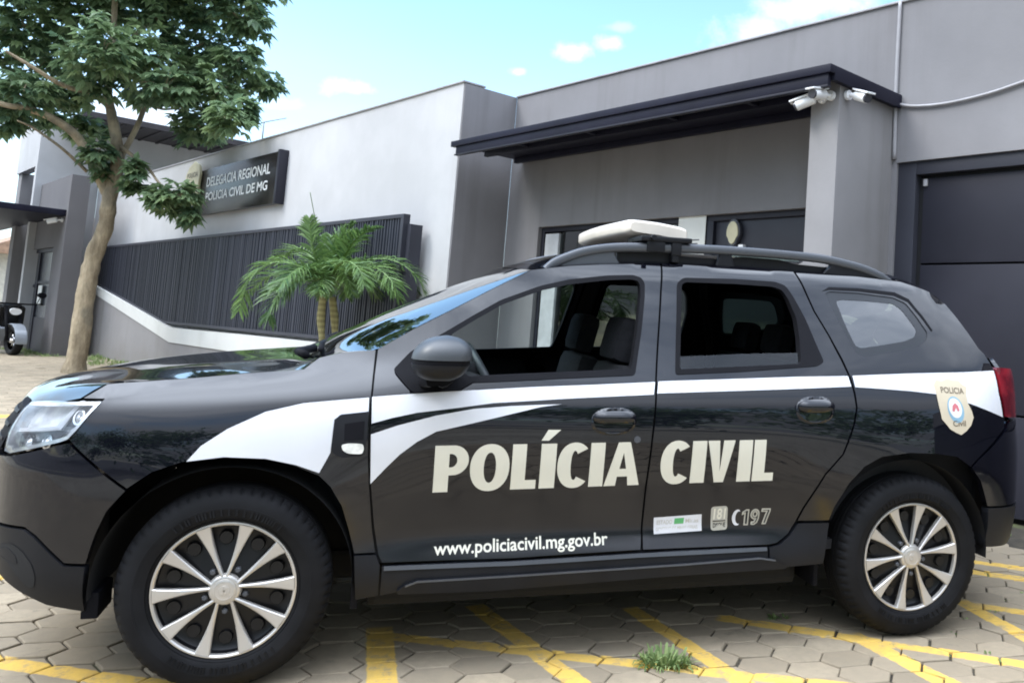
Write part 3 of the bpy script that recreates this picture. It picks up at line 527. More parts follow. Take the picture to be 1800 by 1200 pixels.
# entrance block on the left
blk = boxes('entrance_block', [((-22.6, 3.04, -.3), (-22.5, 3.38, 3.93)), ((-19.72, 3.04, -.3), (-18.8, 3.38, 3.93)), ((-22.5, 3.04, 2.44), (-19.72, 3.38, 3.93))], M['block_wall'], 0)
boxes('block_door', [((-22.49, 3.10, -.2), (-22.4, 3.2, 2.435)), ((-19.84, 3.06, -.2), (-19.722, 3.2, 2.435)), ((-22.4, 3.10, 2.36), (-19.84, 3.2, 2.435)), ((-21.35, 3.10, -.2), (-21.27, 3.2, 2.359)), ((-21.27, 3.11, 1.66), (-19.84, 3.19, 1.72)), ((-22.4, 3.11, 1.58), (-21.35, 3.19, 1.64)), ((-21.27, 3.12, -.2), (-19.84, 3.19, .92))], M['slate'], 0, blk)
boxes('block_door_glass', [((-21.27, 3.14, .921), (-19.84, 3.15, 1.659)), ((-21.27, 3.14, 1.721), (-19.84, 3.15, 2.359)), ((-22.4, 3.14, -.2), (-21.35, 3.15, 1.579)), ((-22.4, 3.14, 1.641), (-21.35, 3.15, 2.359))], simple('frosted_pane', (.050, .055, .066), .25), 0, blk)
boxes('block_canopy', [((-28, 1.15, 3.06), (-18.93, 3.039, 3.19))], M['canopy'], .01, blk)

# ------------------------------------------------------------------ things fixed to the building
def prism_at(name, pts, d0, d1, mat, parent, bev=0.0):
    return prism(name, pts, d0, d1, 'y', mat, parent, bev)
def text_obj(name, s, x0, x1, z0, z1, y, mat, parent, bold=.0, depth=.004):
    cu = bpy.data.curves.new(name, 'FONT'); cu.body = s; cu.offset = bold; cu.resolution_u = 3
    t = bpy.data.objects.new(name, cu); COL.objects.link(t)
    bpy.context.view_layer.update()
    me0 = bpy.data.meshes.new_from_object(t.evaluated_get(bpy.context.evaluated_depsgraph_get()))
    bpy.data.objects.remove(t); bpy.data.curves.remove(cu)
    xs = [v.co.x for v in me0.vertices]; ys = [v.co.y for v in me0.vertices]
    a, b_, c_, d = min(xs), max(xs), min(ys), max(ys)
    for v in me0.vertices:
        v.co = (x0+(v.co.x-a)/(b_-a)*(x1-x0), y, z0+(v.co.y-c_)/(d-c_)*(z1-z0))
    me0.name = name
    return link(name, me0, mat, parent)
sg = thing('building_sign', 'glossy black sign with white lettering and a cream shield on the white wall', 'sign', (-12.6, 4.1, 3.35))
def off(o, root): o.matrix_parent_inverse = Matrix.Translation(-root.location); return o
off(box('sign_panel', (-14.28, 4.06, 2.965), (-10.58, 4.14, 3.765), M['signblack'], sg, .008), sg)
off(box('sign_bracket', (-10.575, 4.02, 2.955), (-10.50, 4.155, 3.775), M['slate'], sg, .004), sg)
off(text_obj('sign_lettering', 'DELEGACIA REGIONAL', -13.72, -10.9, 3.44, 3.61, 4.054, M['signletter'], sg, .02), sg)
off(text_obj('sign_lettering', 'POLICIA CIVIL DE MG', -13.7, -10.95, 3.19, 3.345, 4.054, M['signletter'], sg, .02), sg)
sh = [(-15.02, 3.62), (-14.86, 3.80), (-14.6, 3.90), (-14.34, 3.80), (-14.24, 3.62), (-14.28, 3.35), (-14.24, 3.15), (-14.40, 2.92), (-14.62, 2.78), (-14.84, 2.92), (-15.02, 3.15), (-14.98, 3.35)]
sh = [(x+.25, 2.98+(z-2.78)*.87) for x, z in sh]
off(prism_at('sign_crest', sh, 4.01, 4.055, M['crest'], sg, .01), sg)
off(text_obj('crest_lettering', 'POLICIA', -14.66, -14.10, 3.66, 3.75, 4.006, M['badgebrown'], sg, .01), sg)

def bullet_camera(label, base, aim, group=None, s=1.05):
    r = thing('security_camera', label, 'camera', base, group)
    d = (Vector(aim)-Vector(base)).normalized()
    nrm = Vector((0, -1, 0)) if abs(base[1]-4.13) < .06 or base[1] < 3.5 else Vector((1, 0, 0))
    bm = bmesh.new(); bm_tube(bm, [(0, 0, 0), nrm*.025*s], .035*s, 14); bm_obj('mount_plate', bm, M['camwhite'], r, True, 40)
    bm = bmesh.new(); j = nrm*.06*s+Vector((0, 0, -.005)); bm_tube(bm, [nrm*.02*s, j, j+d*.03*s], .014*s, 10); bm_obj('bracket_arm', bm, M['camwhite'], r, True, 50)
    p = j+d*.02*s
    bm = bmesh.new(); bm_tube(bm, [p, p+d*.01*s, p+d*.13*s, p+d*.14*s], [.024*s, .034*s, .036*s, .034*s], 16); bd = bm_obj('camera_body', bm, M['camwhite'], r, True, 40)
    bm = bmesh.new(); bm_tube(bm, [p+d*.139*s, p+d*.155*s], [.033*s, .031*s], 16); bm_obj('lens_face', bm, M['lampdark'], r, True, 40)
    up = Vector((0, 0, 1)); side = d.cross(up).normalized(); u2 = side.cross(d)
    bm = bmesh.new()
    R = Matrix((d, side, u2)).transposed()
    for vv in bm_box(bm, (-.09*s, -.036*s, -.006*s), (.09*s, .036*s, .006*s), .003): vv.co = R @ vv.co + p+d*.085*s+u2*.038*s
    bm_obj('sun_shield', bm, M['camwhite'], r, True, 40)
    return r
g = 'security cameras under the canopy corner'
bullet_camera('white security camera on front of grey pillar, aimed along the facade', (-.70, 4.135, 3.125), (-1.5, 3.75, 2.80), g)
bullet_camera('white security camera on front of grey pillar with its dark lens facing the car park', (-.625, 4.135, 3.135), (-.62, 3.0, 2.90), g)
bullet_camera('white security camera on the side of grey pillar, tilted down towards the gate', (-.555, 4.22, 3.15), (.45, 3.85, 2.75), g)
bullet_camera('small white security camera under the far left canopy of the entrance block', (-19.1, 3.03, 2.98), (-19.4, 2.2, 2.7), None, 1.3)
# conduit and sagging cable
bm = bmesh.new(); bm_tube(bm, smooth_path([(-.545, 4.865, 4.06), (-.548, 4.865, 3.6), (-.545, 4.865, 3.22), (-.535, 4.865, 2.80)]), .016, 8)
tag(bm_obj('conduit_pipe', bm, M['conduit'], None, True), 'thin grey conduit running down the wall beside the pillar', 'pipe')
bm = bmesh.new(); bm_tube(bm, smooth_path([(-.528, 4.863, 3.235), (-.40, 4.863, 3.20), (-.2, 4.863, 3.182), (0, 4.863, 3.186), (.25, 4.863, 3.212), (.6, 4.863, 3.275), (1.5, 4.863, 3.42), (3, 4.863, 3.5)]), .012, 8)
tag(bm_obj('wall_cable', bm, M['conduit'], None, True), 'grey cable sagging across the wall above the metal gate', 'cable')
nt_ = thing('wall_notice', 'white printed notice taped to the entrance glazing behind the roof bar', 'notice', (-2.7, 4.93, 2.2))
off(box('paper_sheet', (-2.885, 4.912, 1.86), (-2.53, 4.918, 2.49), M['paper'], nt_), nt_)
bm = bmesh.new()
for zz, a, b_ in ((2.25, -2.80, -2.60), (2.215, -2.82, -2.62), (2.18, -2.78, -2.60), (2.12, -2.80, -2.70), (2.12, -2.66, -2.60), (2.06, -2.82, -2.60), (2.0, -2.78, -2.62)):
    bm_box(bm, (a, 4.9105, zz-.006), (b_, 4.9118, zz+.006))
off(bm_obj('printed_line', bm, M['ink'], nt_), nt_)
cs = thing('crest_plate', 'small oval shield plate hanging on the dark entrance door', 'plaque', (-2.19, 4.93, 2.3))
el = [(-2.185+.085*math.cos(t*math.pi/12)*(1 if math.sin(t*math.pi/12) > -.3 else .8), 2.30+.125*math.sin(t*math.pi/12)) for t in range(24)]
off(prism_at('plate_rim', el, 4.905, 4.945, M['lampdark'], cs, .004), cs)
off(prism_at('plate_face', [(-2.185+(x+2.185)*.8, 2.30+(z-2.30)*.82) for x, z in el], 4.896, 4.9045, M['crest'], cs, .002), cs)
off(box('plate_bracket', (-2.11, 4.90, 2.125), (-2.05, 4.95, 2.19), M['camwhite'], cs, .01), cs)
pn = tag(box('door_notice', (-20.98, 3.085, 1.18), (-20.62, 3.095, 1.62), M['paper']), 'small white paper stuck on the far left glass door', 'notice')
an = bmesh.new(); bm_tube(an, [(-11.9, 4.25, 4.07), (-11.9, 4.25, 4.42)], .012, 6); bm_tube(an, [(-12.5, 4.25, 4.40), (-11.9, 4.25, 4.41), (-11.0, 4.25, 4.36)], .008, 6)
tag(bm_obj('roof_antenna', an, M['conduit'], None, True), 'thin wire antenna standing on the white parapet', 'antenna')
# far house at the left edge
fh = thing('distant_house', 'cream house with a tiled roof far beyond the entrance block', 'house', (-46, 6, 0))
off(box('house_wall', (-52, 5, -.5), (-42, 12, 3.1), simple('cream_paint', (.55, .52, .44), .8), fh), fh)
bm = bmesh.new(); bm_prism(bm, [(4.4, 3.1), (12.6, 3.1), (8.5, 5.0)], -52.6, -41.4, 'x'); bmesh.ops.recalc_face_normals(bm, faces=bm.faces)
off(bm_obj('house_roof', bm, simple('roof_tile', (.32, .20, .13), .8, var=.25, vscale=4), fh), fh)
off(box('house_window', (-41.99, 6.2, 1.0), (-41.95, 7.6, 2.2), M['slate'], fh), fh)
# ------------------------------------------------------------------ the police car (built in its own frame)
CARB = Vector((1.3, .9, 0))
car = thing('police_car', 'black police estate car with white stripes, POLICIA CIVIL lettering and a roof light bar', 'car')
car.matrix_world = Wm @ Matrix.Translation(CARB)
PINV = Matrix.Translation(-CARB)
def cpart(o, parent=None):
    if parent is None: o.parent = car; o.matrix_parent_inverse = PINV
    else: o.parent = parent
    return o
def inpoly(x, y, P):
    c = False; j = len(P)-1
    for i in range(len(P)):
        xi, yi = P[i]; xj, yj = P[j]
        if (yi > y) != (yj > y) and x < (xj-xi)*(y-yi)/(yj-yi)+xi: c = not c
        j = i
    return c
def area(P): return .5*sum(P[i-1][0]*P[i][1]-P[i][0]*P[i-1][1] for i in range(len(P)))
def shrink(P, d):
    if area(P) < 0: P = P[::-1]
    n = len(P); out = []
    for i in range(n):
        a, b, c = Vector(P[i-1]), Vector(P[i]), Vector(P[(i+1) % n])
        e1 = (b-a).normalized(); e2 = (c-b).normalized()
        n1 = Vector((-e1.y, e1.x)); n2 = Vector((-e2.y, e2.x))
        m = (n1+n2); L = m.length
        if L < 1e-4: out.append(tuple(b+n1*d)); continue
        m /= L; k = d/max(.35, m.dot(n1)); out.append(tuple(b+m*k))
    return out
def dens(P, s):
    out = []
    for i in range(len(P)):
        a, b = Vector(P[i]), Vector(P[(i+1) % len(P)])
        k = max(1, int(math.ceil((b-a).length/s)))
        out += [tuple(a+(b-a)*t/k) for t in range(k)]
    return out
def rounded(P, it=1, r=.014):
    """soften the corners of a traced outline without pulling in its long edges"""
    for _ in range(it):
        Q = []
        n = len(P)
        for i in range(n):
            a, b, c = Vector(P[i-1]), Vector(P[i]), Vector(P[(i+1) % n])
            d1, d2 = (a-b), (c-b)
            k1 = min(.3*d1.length, r); k2 = min(.3*d2.length, r)
            p1 = b+d1.normalized()*k1; p2 = b+d2.normalized()*k2
            for t in (0, .33, .67, 1): Q.append(tuple(p1*(1-t)**2+b*2*t*(1-t)+p2*t*t))
        P = Q
    return P
def tri2d(loops, step):
    """fine triangulation of an outline with holes"""
    V, E = [], []
    for L in loops:
        n0 = len(V); V += [Vector(p) for p in L]; E += [(n0+i, n0+(i+1) % len(L)) for i in range(len(L))]
    if step:
        xs = [p[0] for p in loops[0]]; ys = [p[1] for p in loops[0]]
        B = [Vector(p) for L in loops for p in L]
        cell = {}
        for p in B: cell.setdefault((int(p.x//step), int(p.y//step)), []).append(p)
        ny = int((max(ys)-min(ys))/step)+1; nx = int((max(xs)-min(xs))/step)+1
        for j in range(ny+1):
            for i in range(nx+1):
                x = min(xs)+i*step+(step/2 if j % 2 else 0); y = min(ys)+j*step
                if not inpoly(x, y, loops[0]) or any(inpoly(x, y, h) for h in loops[1:]): continue
                cx, cy = int(x//step), int(y//step)
                if any((p.x-x)**2+(p.y-y)**2 < (.55*step)**2 for a in (-1, 0, 1) for b_ in (-1, 0, 1) for p in cell.get((cx+a, cy+b_), ())): continue
                V.append(Vector((x, y)))
    r = delaunay_2d_cdt(V, E, [], 0, 1e-6)
    vo, fo = r[0], r[2]
    F = []
    for t in fo:
        cx = sum(vo[i].x for i in t)/3; cy = sum(vo[i].y for i in t)/3
        if inpoly(cx, cy, loops[0]) and not any(inpoly(cx, cy, h) for h in loops[1:]):
            a, b, c = (vo[i] for i in t)
            if (b.x-a.x)*(c.y-a.y)-(b.y-a.y)*(c.x-a.x) < 0: t = (t[0], t[2], t[1])
            F.append(tuple(t))
    return [(v.x, v.y) for v in vo], F
_panel_cache = {}
def panel(name, loop, mat, parent=None, holes=(), lift=0., step=.03, skirt=.0, side='L', key=None, surf=None):
    """a sheet on the car's side surface; lift may be a function of (u, z)"""
    sf = surf or S
    lf = lift if callable(lift) else (lambda u, z: lift)
    k = key or name
    if k in _panel_cache: v, f = _panel_cache[k]
    else:
        loops = [dens(loop, step)]+[dens(h, step) for h in holes]
        p2, F = tri2d(loops, step)
        v = [sf(u, z, lf(u, z)) for u, z in p2]
        f = list(F)
        if skirt:
            cnt = {}
            for t in F:
                for a, b in ((t[0], t[1]), (t[1], t[2]), (t[2], t[0])): cnt[(a, b)] = 1
            bd = [(a, b) for (a, b) in cnt if (b, a) not in cnt]
            mp, mq = {}, {}
            for a, b in bd:
                for i in (a, b):
                    if i not in mp:
                        mp[i] = len(v); v.append(v[i]); mq[i] = len(v); v.append(sf(p2[i][0], p2[i][1], lf(*p2[i])-skirt))
                f.append((mp[b], mp[a], mq[a], mq[b]))
        _panel_cache[k] = (v, f)
    if side == 'R':
        v = [(a, 1.8-b, c) for a, b, c in v]; f = [tuple(reversed(t)) for t in f]
    o = pydata(name, v, f, mat, None, True)
    return cpart(o, parent)
O_ = {k: [tuple(q) for q in v] for k, v in D1.items()}
# outlines that run round the corners of the car, completed by hand
q = O_['quarter']
i0 = next(i for i, p in enumerate(q) if abs(p[0]-2.9304) < .002 and p[1] < .75)
i1 = next(i for i, p in enumerate(q) if abs(p[0]-2.9288) < .004 and p[1] > 1.44)
O_['quarter'] = q[:i0+1]+[(2.968, .750), (3.1526, .879), (3.1553, .9266), (3.1379, 1.0345), (3.140, 1.1387), (3.132, 1.172), (3.1234, 1.2029), (3.1031, 1.2275), (3.079, 1.300), (3.043, 1.365), (2.9975, 1.4275)]+q[i1:]
O_['tail_light'] = [(3.159, .9263), (3.1563, .9392), (3.1454, 1.0345), (3.1485, 1.1385), (3.165, 1.147), (3.30, 1.14), (3.40, 1.08), (3.43, 1.0), (3.42, .925), (3.30, .915)]
O_['rear_bumper'] = [(2.937, .715), (2.972, .745), (3.163, .868), (3.20, .905), (3.42, .905), (4.1, .905), (4.1, .545), (3.3, .525), (3.045, .541), (2.99, .656)]
O_['rear_bumper_lower'] = [(3.046, .535), (3.3, .519), (4.1, .539), (4.1, .36), (3.5, .33), (3.22, .345), (3.10, .355), (3.045, .36), (3.052, .45)]
O_['tailgate'] = [(3.445, .915), (3.45, 1.0), (3.42, 1.085), (3.50, 1.12), (3.55, 1.175), (4.1, 1.175), (4.1, .915)]
fb = O_['front_bumper']
O_['front_bumper'] = [(-1.7, .50), (-1.0, .545)]+[p for p in fb if -.83 < p[0]]+[(-.90, .762), (-1.1, .755), (-1.7, .755)]
fl = O_['bumper_lower']
O_['bumper_lower'] = [(-1.7, .49), (-1.0, .536)]+[p for p in fl if p[0] > -.84 and p[1] > .25 and not (p[0] < -.7 and p[1] < .4)]+[(-.735, .335), (-.9, .40), (-1.2, .32), (-1.7, .28)]
O_['grille'] = [(-1.7, .765), (-1.1, .765), (-.93, .775), (-.87, .85), (-.875, .915), (-1.1, .925), (-1.7, .925)]
O_['quarter_sail'] = None
sq = O_['stripe_quarter']
O_['stripe_quarter'] = [p for p in sq if p[0] < 3.0 and p[1] > 1.09]+[(3.136, 1.1312), (3.1305, 1.0346), (3.1428, .9271)]+[p for p in sq if p[1] < 1.06 and p[0] < 3.1]
GAP = .0016
def both(fn):
    for s in 'LR': fn(s)
PAINT = M['paint']
panels = {}
def mk(s):
    wf = rounded(O_['window_f'], 1); wr = rounded(O_['window_r'], 1); gq = rounded(O_['glass_q'], 1)
    P = panels[s] = {}
    P['fender'] = panel('front_fender', shrink(O_['fender'], GAP), PAINT, None, (), 0, .030, .03, s)
    P['fd'] = panel('front_door', shrink(O_['front_door'], GAP), PAINT, None, (wf,), 0, .030, .03, s)
    P['rd'] = panel('rear_door', shrink(O_['rear_door'], GAP), PAINT, None, (wr,), 0, .030, .03, s)
    P['q'] = panel('quarter_panel', shrink(O_['quarter'], GAP), PAINT, None, (gq,), 0, .028, .03, s)
    P['fb'] = panel('front_bumper', shrink(O_['front_bumper'], GAP), PAINT, None, (), 0, .032, .03, s)
    P['fbl'] = panel('bumper_cladding', shrink(O_['bumper_lower'], .0015), M['plastic'], None, (), .004, .034, .04, s)
    panel('fog_recess', rounded(O_['fog'], 1), M['dark'], P['fbl'], (), .0055, .03, 0, s)
    panel('fog_lip', rounded(O_['foglip'], 1), M['plastic'], P['fbl'], (), .007, .03, .002, s)
    P['rb'] = panel('rear_bumper', shrink(O_['rear_bumper'], GAP), PAINT, None, (), 0, .034, .03, s)
    P['rbl'] = panel('rear_bumper_cladding', shrink(O_['rear_bumper_lower'], .0015), M['plastic'], None, (), .004, .034, .04, s)
    P['tg'] = panel('tailgate', shrink(O_['tailgate'], GAP), PAINT, None, (), 0, .045, .02, s)
    P['gr'] = panel('grille', shrink(O_['grille'], .002), M['trim'], None, (), -.012, .05, .02, s)
    for zz_ in (.80, .845, .89):
        panel('grille_bar', [(-1.7, zz_), (-.93, zz_+.004), (-.93, zz_+.014), (-1.7, zz_+.012)], M['plastic'], P['gr'], (), -.009, .05, .003, s, key='gb%d' % int(zz_*1000))
    P['sill'] = panel('sill_cladding', shrink(O_['sill'], .001), M['plastic'], None, (), .003, .034, .03, s)
    rg = O_['sillridge']
    P['step'] = panel('sill_step', [(u, z) for u, z in rg]+[(2.07, .318), (1.6, .312), (.9, .287), (.565, .292)], M['plastic'], P['sill'], (), .016, .034, .016, s)
    top_ = [(.512, .394), (.9657, .3927), (1.4607, .4026), (1.99, .4064)]
    panel('sill_top_highlight', [(u, z-.001) for u, z in top_]+[(u, z-.015) for u, z in top_[::-1]], M['rail'], P['sill'], (), .009, .03, .006, s)  # paler raised strip standing in for the highlight along the sill top
    rr_ = rg[1:-1]
    panel('sill_ridge_highlight', [(u, z) for u, z in rr_]+[(u, z-.007) for u, z in rr_[::-1]], M['rail'], P['sill'], (), .0185, .03, .003, s)  # thin pale strip painting the highlight on the sill ridge
    panel('front_wing_cladding', shrink(O_['front_cladding'], .001), M['plastic'], None, (), .003, .034, .03, s)
    panel('rear_wing_cladding', shrink(O_['rear_cladding'], .001), M['plastic'], None, (), .003, .034, .03, s)
    def strip(nm, line, w, par):  # dark strips added behind the panel gaps to stop light leaking through
        a = [Vector(p) for p in line]; L, Rr = [], []
        for i in range(len(a)):
            t = (a[min(i+1, len(a)-1)]-a[max(i-1, 0)]).normalized(); n_ = Vector((-t.y, t.x)); L.append(tuple(a[i]+n_*w)); Rr.append(tuple(a[i]-n_*w))
        panel(nm, L+Rr[::-1], M['dark'], par, (), -.024, .05, 0, s)
    strip('door_gap_backing', [(1.466, .40), (1.47, .50), (1.472, .65), (1.482, .85), (1.503, 1.066), (1.545, 1.304), (1.588, 1.53)], .032, P['rd'])
    strip('rear_gap_backing', [(2.06, .43), (2.122, .50), (2.15, .558), (2.23, .698), (2.305, .78), (2.357, .897), (2.375, .9665), (2.372, 1.026), (2.365, 1.09), (2.343, 1.164), (2.31, 1.26), (2.262, 1.363), (2.217, 1.53)], .024, P['q'])
    strip('front_gap_backing', [(.50, .40), (.468, .5277), (.448, .686), (.4385, .7865), (.4353, .9443), (.44, 1.06), (.446, 1.145)], .03, P['fender'])
    # window surrounds and glass
    ring_o = rounded(O_['seal_f'], 1)
    panel('window_seal', ring_o, M['trim'], P['fd'], (shrink(wf, .002),), .0035, .03, .040, s, key='seal_f')
    panel('window_seal', rounded(O_['seal_r'], 1), M['trim'], P['rd'], (shrink(wr, .002),), .0035, .03, .040, s, key='seal_r')
    if s == 'R': panel('window_glass', shrink(wf, -.006), M['glass'], P['fd'], (), -.012, .06, 0, s, key='glf')
    low = [(u, z) for u, z in [(1.60, 1.10), (1.86, 1.118), (2.15, 1.136), (2.165, 1.185), (1.87, 1.172), (1.61, 1.155)]]
    panel('window_glass', low if s == 'L' else shrink(wr, -.006), M['glass_low'] if s == 'L' else M['glass'], P['rd'], (), -.012, .06, 0, s, key='glr'+s)
    panel('quarter_glass', gq, M['glass_tint'], P['q'], (), -.006, .06, 0, s)
    panel('glass_border', gq, M['frit'], P['q'], (rounded(O_['glass_q_clear'], 1),), -.0045, .03, 0, s)
    # dark strip painted as the reveal's shadow above the quarter window
    panel('reveal_shadow', [(2.318, 1.452), (2.36, 1.462), (2.51, 1.462), (2.69, 1.450), (2.757, 1.424), (2.80, 1.36), (2.832, 1.295), (2.842, 1.30), (2.812, 1.366), (2.768, 1.438), (2.70, 1.466), (2.51, 1.476), (2.36, 1.474)], M['trim'], P['q'], (), .0012, .03, 0, s)
    # white vinyl stripes
    panel('stripe', shrink(rounded(O_['stripe_fender'], 0), .0005), M['vinyl'], P['fender'], (), .0016, .03, 0, s, key='st1')
    panel('stripe', O_['stripe_door1'], M['vinyl'], P['fd'], (), .0016, .03, 0, s, key='st2')
    panel('stripe', O_['stripe_door2'], M['vinyl'], P['fd'], (), .0016, .03, 0, s, key='st3')
    panel('stripe', O_['stripe_rdoor'], M['vinyl'], P['rd'], (), .0016, .03, 0, s, key='st4')
    panel('stripe', O_['stripe_quarter'], M['vinyl'], P['q'], (), .0016, .03, 0, s, key='st5')
    # lamps
    hl = shrink(O_['headlight'], .002)
    hb = panel('headlight', hl, M['lampgrey'], None, (), -.045, .04, -.0, s, key='hlb')
    panel('lamp_surround', hl, M['lampgrey'], hb, (shrink(hl, .012),), -.002, .02, .045, s)
    cu = [(u, z) for u, z in hl]
    def sub(pts): return [p for p in pts]
    panel('lamp_divider', [(-.86, .838), (-.62, .862), (-.60, .862), (-.535, .955), (-.555, .956), (-.625, .872), (-.86, .850)], M['vinyl'], hb, (), -.022, .03, .015, s)
    panel('lamp_chamber', [(-.835, .79), (-.60, .838), (-.575, .858), (-.63, .858), (-.85, .832)], M['lampdark'], hb, (), -.035, .03, 0, s)
    panel('lamp_chamber', [(-.60, .872), (-.53, .872), (-.475, .945), (-.53, .948)], M['lampdark'], hb, (), -.035, .03, 0, s, key='lc2')
    for (cu_, cz_, r_) in ((-.745, .812, .026), (-.655, .822, .024), (-.535, .905, .026)):
        def disc(k): return [(cu_+r_*k*math.cos(t), cz_+r_*k*math.sin(t)) for t in [i*math.pi/10 for i in range(20)]]
        panel('lamp_projector', disc(1.0), M['chrome'], hb, (disc(.72),), -.026, .02, .012, s, key='lp%d' % int(-cu_*1000))
        panel('lamp_bulb', disc(.66), M['lampgrey'], hb, (), lambda u, z: -.030+.012*max(0, 1-((u-cu_)**2+(z-cz_)**2)/(r_*.66)**2)**.5, .008, 0, s, key='lb%d' % int(-cu_*1000))
    panel('lamp_lens', hl, M['lens'], hb, (), .001, .04, .012, s)
    tl = rounded(O_['tail_light'], 1)
    panel('tail_light', shrink(tl, .002), M['tail'], None, (), .004, .025, .03, s, key='tl')
    # side repeater and fender vent
    vt = panel('fender_vent', rounded(O_['vent_trim'], 1), M['plastic'], P['fender'], (), .008, .02, .008, s)
    panel('vent_recess', O_['vent_inset'], M['trim'], P['fender'], (), .0088, .03, 0, s)
    panel('side_repeater', rounded(O_['vent_light'], 1), M['amberwhite'], P['fender'], (), .013, .02, .008, s)
    # door handles
    for key, nm, pr_ in (('handle_f', 'fd', 0), ('handle_r', 'rd', 0)):
        h = O_[key]; a, b = h[0], h[1]; top, bot = h[2][1], h[3][1]
        uc = (a[0]+b[0])/2; zc = (top+bot)/2; ru = (b[0]-a[0])/2*1.0; rz = (top-bot)/2
        tl_ = (b[1]-a[1])/(b[0]-a[0])*.6
        def ellp(ku, kz, dz=0): return [(uc+ru*ku*math.copysign(abs(math.cos(t))**.8, math.cos(t)), zc+dz+tl_*ru*ku*math.cos(t)+rz*kz*math.copysign(abs(math.sin(t))**.85, math.sin(t))) for t in [i*2*math.pi/36 for i in range(36)]]
        panel('handle_recess', ellp(1, 1), PAINT, P[nm], (), lambda u, z: .0015-.001*min(1, max(0, 1-((u-uc)/ru)**2-((z-zc)/rz)**2)), .012, 0, s, key=key+'a')
        panel('recess_lip', ellp(1.03, 1.05), PAINT, P[nm], (ellp(.90, .86),), lambda u, z: .0015+.009*max(0, 1-abs((((u-uc)/ru)**2+((z-zc-tl_*(u-uc))/rz)**2)**.5-.94)/.10), .006, .004, s, key=key+'l')
        hz = rz*.34
        panel('door_handle', ellp(.97, .50, hz), PAINT, P[nm], (), lambda u, z: .010+.026*max(0, 1-((u-uc)/(ru*1.02))**4-((z-zc-hz)/(rz*.56))**2)**.6, .010, .012, s, key=key+'b')
    if s == 'L':
        lk = O_['lock'][0]
        panel('door_lock', [(lk[0]+.013*math.cos(t*math.pi/10), lk[1]+.013*math.sin(t*math.pi/10)) for t in range(20)], M['rail'], P['fd'], (), .003, .01, .003, s)
both(mk)
PL_ = panels['L']
# fuel flap seam style crease shadow on the rear wing is left to the surface itself
# ---- lettering on the doors
def ell(w, h, n=40, p=.92, a0=0, a1=360):
    out = []
    for i in range(n+1 if a1-a0 < 360 else n):
        t = math.radians(a0+(a1-a0)*i/n)
        out.append((w/2+w/2*math.copysign(abs(math.cos(t))**p, math.cos(t)), h/2+h/2*math.copysign(abs(math.sin(t))**p, math.sin(t))))
    return out
def glyph(ch, w):
    """outline loops for a heavy sans capital, cap height 1, width w"""
    s = .305
    if ch == 'I': return [[(0, 0), (w, 0), (w, 1), (0, 1)]]
    if ch == 'L': return [[(0, 0), (w, 0), (w, .20), (s, .20), (s, 1), (0, 1)]]
    if ch == 'V': return [[(w*.33, 0), (w*.67, 0), (w, 1), (w-.29, 1), (w*.5, .26), (.29, 1), (0, 1)]]
    if ch == 'A': return [[(0, 0), (.27, 0), (w*.355, .21), (w*.645, .21), (w-.27, 0), (w, 0), (w*.67, 1), (w*.33, 1)], [(w*.405, .39), (w*.595, .39), (w*.5, .76)]]
    if ch == 'O':
        o = [(x, -.015+1.03*y) for x, y in ell(w, 1)]
        i = [(w/2+(x-w/2)*(w-.58)/w, .5+(y-.5)*.66) for x, y in ell(w, 1)]
        return [o, i]
    if ch == 'C':
        W = w*1.10
        o = [(x, -.015+1.03*y) for x, y in ell(W, 1, 34, .92, 44, 316)]
        i = [(W/2+(x-W/2)*(W-.60)/W+.0, .5+(y-.5)*.66) for x, y in ell(W, 1, 34, .92, 50, 310)]
        return [o+i[::-1]]
    if ch == 'P':
        o = [(0, 0), (s, 0), (s, .36)]; r = .32; cx = w-r
        o += [(cx-.04, .36)]+[(cx+r*math.cos(math.radians(a)), .68+.32*math.sin(math.radians(a))) for a in range(-80, 91, 10)]+[(0, 1)]
        h = [(s, .53), (cx-.06, .53)]+[(cx-.05+.13*math.cos(math.radians(a)), .675+.145*math.sin(math.radians(a))) for a in range(-80, 81, 20)]+[(cx-.06, .82), (s, .82)]
        return [o, h]
LET = O_['letters']
word = ['P', 'O', 'L', 'I', 'C', 'I', 'A', 'C', 'I', 'V', 'I', 'L']
def zcap(u): return .6480+(u-.6656)*(.0244/1.334), .8190+(u-.6656)*(.0200/1.29)
for i, ch in enumerate(word):
    (u0, _), (u1, _) = LET[2*i], LET[2*i+1]
    zb, zt = zcap(u0); h = zt-zb; w = (u1-u0)/h*(.90 if ch == 'V' else 1)
    lp = [[(u0+x*h, zcap(u0+x*h)[0]+y*h) for x, y in L] for L in glyph(ch, w)]
    par = PL_['fd'] if i < 7 else PL_['rd']
    panel('lettering', lp[0], M['cream'], par, tuple(lp[1:]), .0022, .03, 0, 'L', key='g%d' % i)
    if i == 3:
        zc = zt+.012
        panel('lettering', [(u0-.002, zc), (u0+.026, zc), (u1+.012, zc+.040), (u0+.022, zc+.040)], M['cream'], par, (), .0022, .03, 0, 'L', key='acc')
